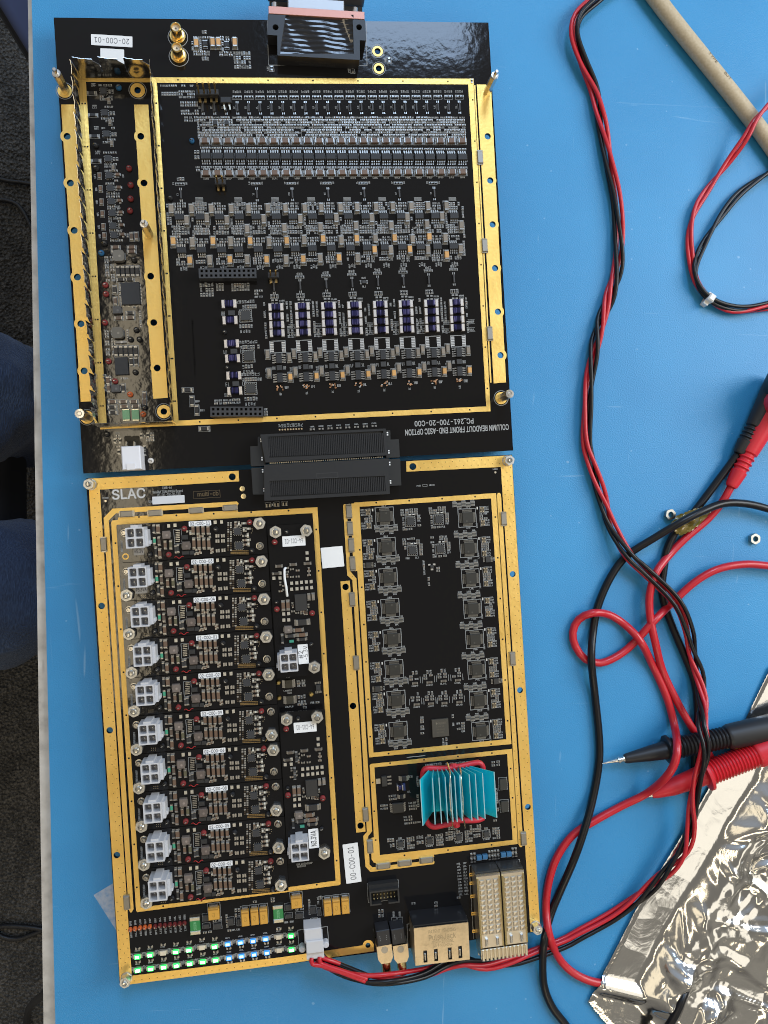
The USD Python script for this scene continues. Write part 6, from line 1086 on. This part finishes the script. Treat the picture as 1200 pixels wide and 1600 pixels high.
# two coaxial jacks
BRS = mat('brass_plate', {'g': ('geometry', {}), 'n': ('noise_texture', {'scale': 200., 'detail': 3.}), 'r2': ('map_range', {'from_min': .3, 'from_max': .7, 'to_min': .26, 'to_max': .4}), 'p': ('principled_bsdf', {'metallic': 1., 'base_color': (.74, .60, .40)})}, [('g.position', 'n.vector'), ('n.fac', 'r2.value'), ('r2.result', 'p.roughness')])
BRT = plain('bright_brass', (.84, .68, .34), .16, 1.)
for (bx, by), (gx, gy), (tx, ty) in (((599.5, 1467), (601.7, 1491), (602.5, 1519)), ((622.5, 1464.5), (626.8, 1490), (627.3, 1518.5))):
    hb = 6.4; f = F(P(bx, by, hb), TH + .05, ZB); b = MB().box(f, 0, .3, .1, 4.9, 5.8, hb, (.016, .016, .018), 0, .42, bev=.25)
    for s in (-1, 1):
        for q in range(3): b.quad(f, s * 1.2 - .1, (q - .5) * .7, hb + .115, .14, .32, (.35, .35, .35))
    p = b.put(LB, 'coaxial_jack'); e = F(P(gx, gy, hb), TH + .05, ZB)
    gg = Polygon([(-2.75, 3.2), (2.75, 3.2), (2.75, -1.6), (1.7, -3.4), (-1.7, -3.4), (-2.75, -1.6)]); MB().poly(e, gg, .4, hb - .4).put(p, 'brass_body', BRS)
    MB().lathe(e, 0, 1.6, [(1.25, hb + .005), (1.25, hb + .06), (1.1, hb + .06)], 18, (.40, .36, .29), .7, .4).put(p, 'press_mark')
    t0, t1 = e((0, -3.3, hb * .5))[0], e((0.0, -9.2, hb * .5))[0]; MB().tube(np.array([t0, t0 + (t1 - t0) * .96, t1]), [1.85, 1.85, 1.7], 20).put(p, 'barrel', BRT, smooth=35)
    flatpart(LB, at(bx - 2, by - 19), 0, 0, 2.6, .9, .8, (.02, .02, .02), 'diode'); [lst.box(at(bx - 2, by - 19), s * 1.3, 0, .01, .8, 1.3, .5, (.6, .56, .48), .9, .35) for s in (-1, 1)]
for x in (616, 625.5): flatpart(LB, at(x, 1439.5 - (x - 616) * .1), 0, 0, 1.2, 1.6, .7, (.035, .033, .03), 'diode'); outline(lsk, at(x, 1439), 0, 0, 1.8, 2.8, .12); scrawl(lsk, at(x - 1, 1428.5), 0, 0, 4, .7, .5, PI / 2)
# network jack
hj = 11.8; c4 = [P(*q, hj) for q in ((646, 1450.5), (731, 1441), (734.3, 1499.5), (650.3, 1508.8))]; cen = sum(c4) / 4; an = math.atan2(*(c4[1] - c4[0])[::-1]); f = F(cen, an, ZB); W_, D_ = np.linalg.norm(c4[1] - c4[0]), np.linalg.norm(c4[3] - c4[0])
g = sbox(-W_ / 2, -D_ / 2, W_ / 2, D_ / 2); sl = []
for px, py in ((664.6, 1495), (681.3, 1492.7), (703, 1490.3), (719.2, 1488)):
    x, y = qh(f, px, py, hj); sl.append((x, y)); g = g.difference(sbox(x - .7, -D_ / 2 - .1 if False else y - 2.1, x + .7, y + 2.3))
b = MB().poly(f, g, hj - .25, .25); [b.box(f, s * (W_ / 2 - .13), 0, -1.5, .26, D_, hj + 1.2) for s in (-1, 1)]; b.box(f, 0, -D_ / 2 + .13, -1.5, W_ - .6, .26, 2.5); b.box(f, 0, -D_ / 2 + .13, hj - 2.4, W_ - .6, .26, 2.1); NJ = b.put(LB, 'network_jack', BRS)
MB().box(f, 0, .3, .1, W_ - .6, D_ - 1.2, hj - 1.0, (.010, .010, .011), 0, .5).box(f, 0, D_ / 2 + .2, .1, W_ + .2, .8, hj - .9, (.012, .012, .013), 0, .22).put(NJ, 'jack_body')
for x, y in sl: MB().box(f, x, y - .4, hj - .85, .62, 2.6, .5, (.80, .76, .68), 1., .22, bev=.15).put(NJ, 'spring_contact')
EMB = (.26, .19, .10)
for t, yy, hh, wd in (('PATENT PENDING', .27, 1.2, .50), ('PulseJack', .11, 2.0, .50), ('JXR0-1000NL', -.02, 1.2, .42), ('GR ® N CHINA', -.12, 1.0, .36)): MB().text(f, .3, D_ * yy + 1.2, hj + .005, t, hh, EMB, 0, .02, W_ * wd).put(NJ, 'embossed_lettering')
for a, b_ in (((636, 1444), (728, 1430)), ((636, 1444), (637.5, 1479)), ((728, 1430), (729, 1442))):
    A_, B_ = P(*a), P(*b_); dd = B_ - A_; lsk.quad(F((A_ + B_) / 2, math.atan2(dd[1], dd[0]), ZB), 0, 0, .012, np.linalg.norm(dd), .22, SILK)
for x, y in ((640.5, 1451.5), (681.5, 1425.5)): lst.lathe(at(x, y), 0, 0, [(.55, .02), (.55, .6), (.3, .8)], 10, (.5, .45, .36), .9, .3)
# double transceiver cage
hs = 8.4; CGM = plain('cage_tin', (.74, .66, .53), .33, 1.); LIP = plain('gasket_tin', (.78, .70, .55), .3, 1.)
for ci, q4 in enumerate((((743.5, 1368.5), (780.5, 1364), (787.5, 1477.5), (752.5, 1482.5)), ((783, 1363.5), (818.3, 1359.3), (825.3, 1472), (790, 1477)))):
    c4 = [P(*q, hs) for q in q4]; cen = sum(c4) / 4; an = math.atan2(*(c4[1] - c4[0])[::-1]); f = F(cen, TH, ZB); W_, D_ = np.linalg.norm(c4[1] - c4[0]), np.linalg.norm(c4[3] - c4[0])
    b = MB().box(f, 0, 0, .3, W_, D_, hs - .5); p = b.put(LB, 'transceiver_cage', CGM)
    MB().box(f, 0, D_ / 2 - .25, hs - .18, W_, .6, .25).put(p, 'top_flange', TIN); MB().box(f, -W_ / 2 + .35, -.5, hs - .18, .7, D_ - 1.2, .45).box(f, W_ / 2 - .3, -.5, hs - .18, .5, D_ - 1.2, .4).put(p, 'side_rail', BRT)
    MB().box(f, 0, D_ / 2 + .35, .2, W_ + .2, .5, hs - 1.6, (.03, .03, .03), .3, .3).put(p, 'rear_cover')
    hn, hm = 11, 3
    for r_ in range(hn):
        for c_ in range(hm):
            x, y = -W_ * .30 + c_ * W_ * .29 + .2, D_ * .40 - r_ * D_ * .069
            e = f.sub(x, y); v = [(-1.05, -.85, .02), (1.05, -.85, .02), (1.05, .85, .02), (-1.05, .85, .02), (-.6, -.55, .34), (.5, -.55, .12), (.5, .55, .42), (-.6, .55, .42)]
            MB().add(e(np.array(v) + [0, 0, hs - .2]), np.vstack([BOXF[4:], [[4, 5, 6], [4, 6, 7]]])).put(p, 'embossed_dimple', CGM)
    for s in (-.24, .22): MB().box(f, s * W_, -D_ * .415, hs - .2, 1.1, 3.0, 1.0, (.82, .80, .75), 1., .2, bev=.3).put(p, 'latch_spring')
f = F(P(789, 1488, 7.6), TH + .01, ZB); w = np.linalg.norm(P(753, 1492, 7.6) - P(826, 1482, 7.6)); b = MB().box(f, 0, 0, -1.0, w, 3.6, 8.0); GK = b.put(LB, 'cage_gasket', LIP)
for i in range(12): x = (i - 5.5) * w / 12; MB().box(f, x, -.2, 7.0, w / 12 * .72, 4.4, .7, (.7, .6, .5), 1., .3, bev=.25).put(GK, 'gasket_finger', LIP)
for y in (1366.5, 1380, 1400.5, 1427.5, 1455): x = 735.5 + (y - 1366) * .055; MB().poly(at(x, y), sbox(-.62, -.62, .62, .62).difference(Point(0, 0).buffer(.26, 4)), .004, .05).put(LB, 'cage_pad', GOLD); 
for i in range(7): lst.box(at(741.5 + i * 1.0, 1412 + i * 12), 0, 0, .1, .8, 2.2, 1.6, (.75, .66, .48), 1., .3)
for a, b_ in (((733, 1352), (812, 1342.5)), ((733, 1352), (740, 1467)), ((812, 1342.5), (813, 1358))):
    A_, B_ = P(*a), P(*b_); dd = B_ - A_; lsk.quad(F((A_ + B_) / 2, math.atan2(dd[1], dd[0]), ZB), 0, 0, .012, np.linalg.norm(dd), .16, SILK)
lst.put(LB, 'tiny_components', kind='stuff'); lsk.put(LB, 'printed_outline', kind='stuff')
# --- the blue heat sink held by red bands and wire clips
HS = thing('heat_sink', 'blue finned aluminium heat sink strapped with a red band over the largest chip', 'heat sink')
ANO = mat('blue_anodised', {'p': ('principled_bsdf', {'base_color': (.02, .66, .78), 'metallic': .5, 'roughness': .3})}); ANE = plain('fin_edge', (.5, .8, .88), .3, .7)
h0_, ht = 4.0, 15.0; q = lambda px, py, h: np.array([*P(px, py, h), h + ZB])
tops = [(656, 1214), (675.4, 1213.5), (685.6, 1212.5), (695.2, 1210.5), (703.5, 1210), (710, 1208.5), (718, 1207.5), (733, 1209), (742.5, 1208.5), (753.8, 1207.5), (772, 1205.5)]
fb = F(P(712.5, 1248.5, 15), TH - .0, ZB); MB().box(fb, 0, 0, .3, 15.2, 15.6, 2.0, (.03, .03, .03)).put(HS, 'thermal_block', LK + 'black_plastic')
MB().box(fb, 0, 0, 2.32, 15.6, 16.0, 1.7).put(HS, 'fin_base', ANO)
ce = fb
for i, (x, y) in enumerate(tops):
    hh = ht - (.5 if i in (4, 6) else 0)
    T0 = P(x, y, hh); up = np.array([-fb.s, fb.c]); L = 16.4; xb = (i - 5) * 1.42
    A0 = fb((xb, 8.0, h0_))[0]; B0 = fb((xb, -8.0, h0_))[0]; lt = fb.inv(T0)
    A1 = fb((lt[0], 8.3, hh))[0]; B1 = fb((lt[0], -8.3, hh))[0]; off = fb((1, 0, 0))[0] - fb((0, 0, 0))[0]; th = .16
    v = [A0 - off * th, B0 - off * th, B1 - off * th, A1 - off * th, A0 + off * th, B0 + off * th, B1 + off * th, A1 + off * th]
    p = MB().add(v, [[0, 1, 2], [0, 2, 3], [4, 6, 5], [4, 7, 6], [0, 3, 7], [0, 7, 4], [1, 5, 6], [1, 6, 2], [2, 6, 7], [2, 7, 3]]).put(HS, 'fin', ANO)
    e = np.array([0, 0, .03]); MB().add([A1 - off * th + e, B1 - off * th + e, B1 + off * th + e, A1 + off * th + e], [[0, 1, 2], [0, 2, 3]]).put(p, 'cut_edge', ANE)
SIL = plain('red_silicone', (.52, .018, .035), .4)
for pts in (((662, 1222, 3.0), (660, 1213, 3.6), (662, 1204, 4.2), (668, 1200.5, 4.4), (685, 1201, 4.6), (703, 1200, 5.0), (722, 1196.5, 4.6), (737, 1193, 4.4), (747, 1191.5, 4.2), (753, 1195, 4.0), (755, 1203, 3.4), (752, 1212, 3.0)), ((665, 1278, 3.0), (669, 1287, 3.6), (677, 1292, 4.2), (690, 1290, 4.6), (708, 1286, 5.0), (716, 1282, 4.8), (735, 1282, 4.6), (748, 1281, 4.2), (755, 1278, 3.4))):
    MB().tube(spline([q(*c) for c in pts], 1.), 1.0, 10).put(HS, 'silicone_band', SIL, smooth=True)
MB().tube(np.array([q(708, 1193, 4.5), q(709, 1206, 5.2)]), 1.25, 10).put(HS, 'band_knot', SIL, smooth=35); MB().tube(np.array([q(711, 1279, 4.8), q(714, 1291, 4.4)]), 1.25, 10).put(HS, 'band_knot', SIL, smooth=35)
WIRE = plain('spring_wire', (.74, .70, .60), .2, 1.)
for pts in (((699, 1192, 4), (702, 1202, 9), (703.5, 1212, 14.7), (702.5, 1235, 14.7), (705, 1270, 14.7), (707, 1285, 9), (708, 1296, 3.2)), ((716, 1195, 4), (719.5, 1203, 9), (720, 1214, 13.6), (723, 1245, 13.8), (723.5, 1272, 13.6), (725.5, 1284, 8), (727, 1294, 3.2))):
    MB().tube(spline([q(*c) for c in pts], .8), .28, 8).put(HS, 'wire_clip', WIRE, smooth=True)
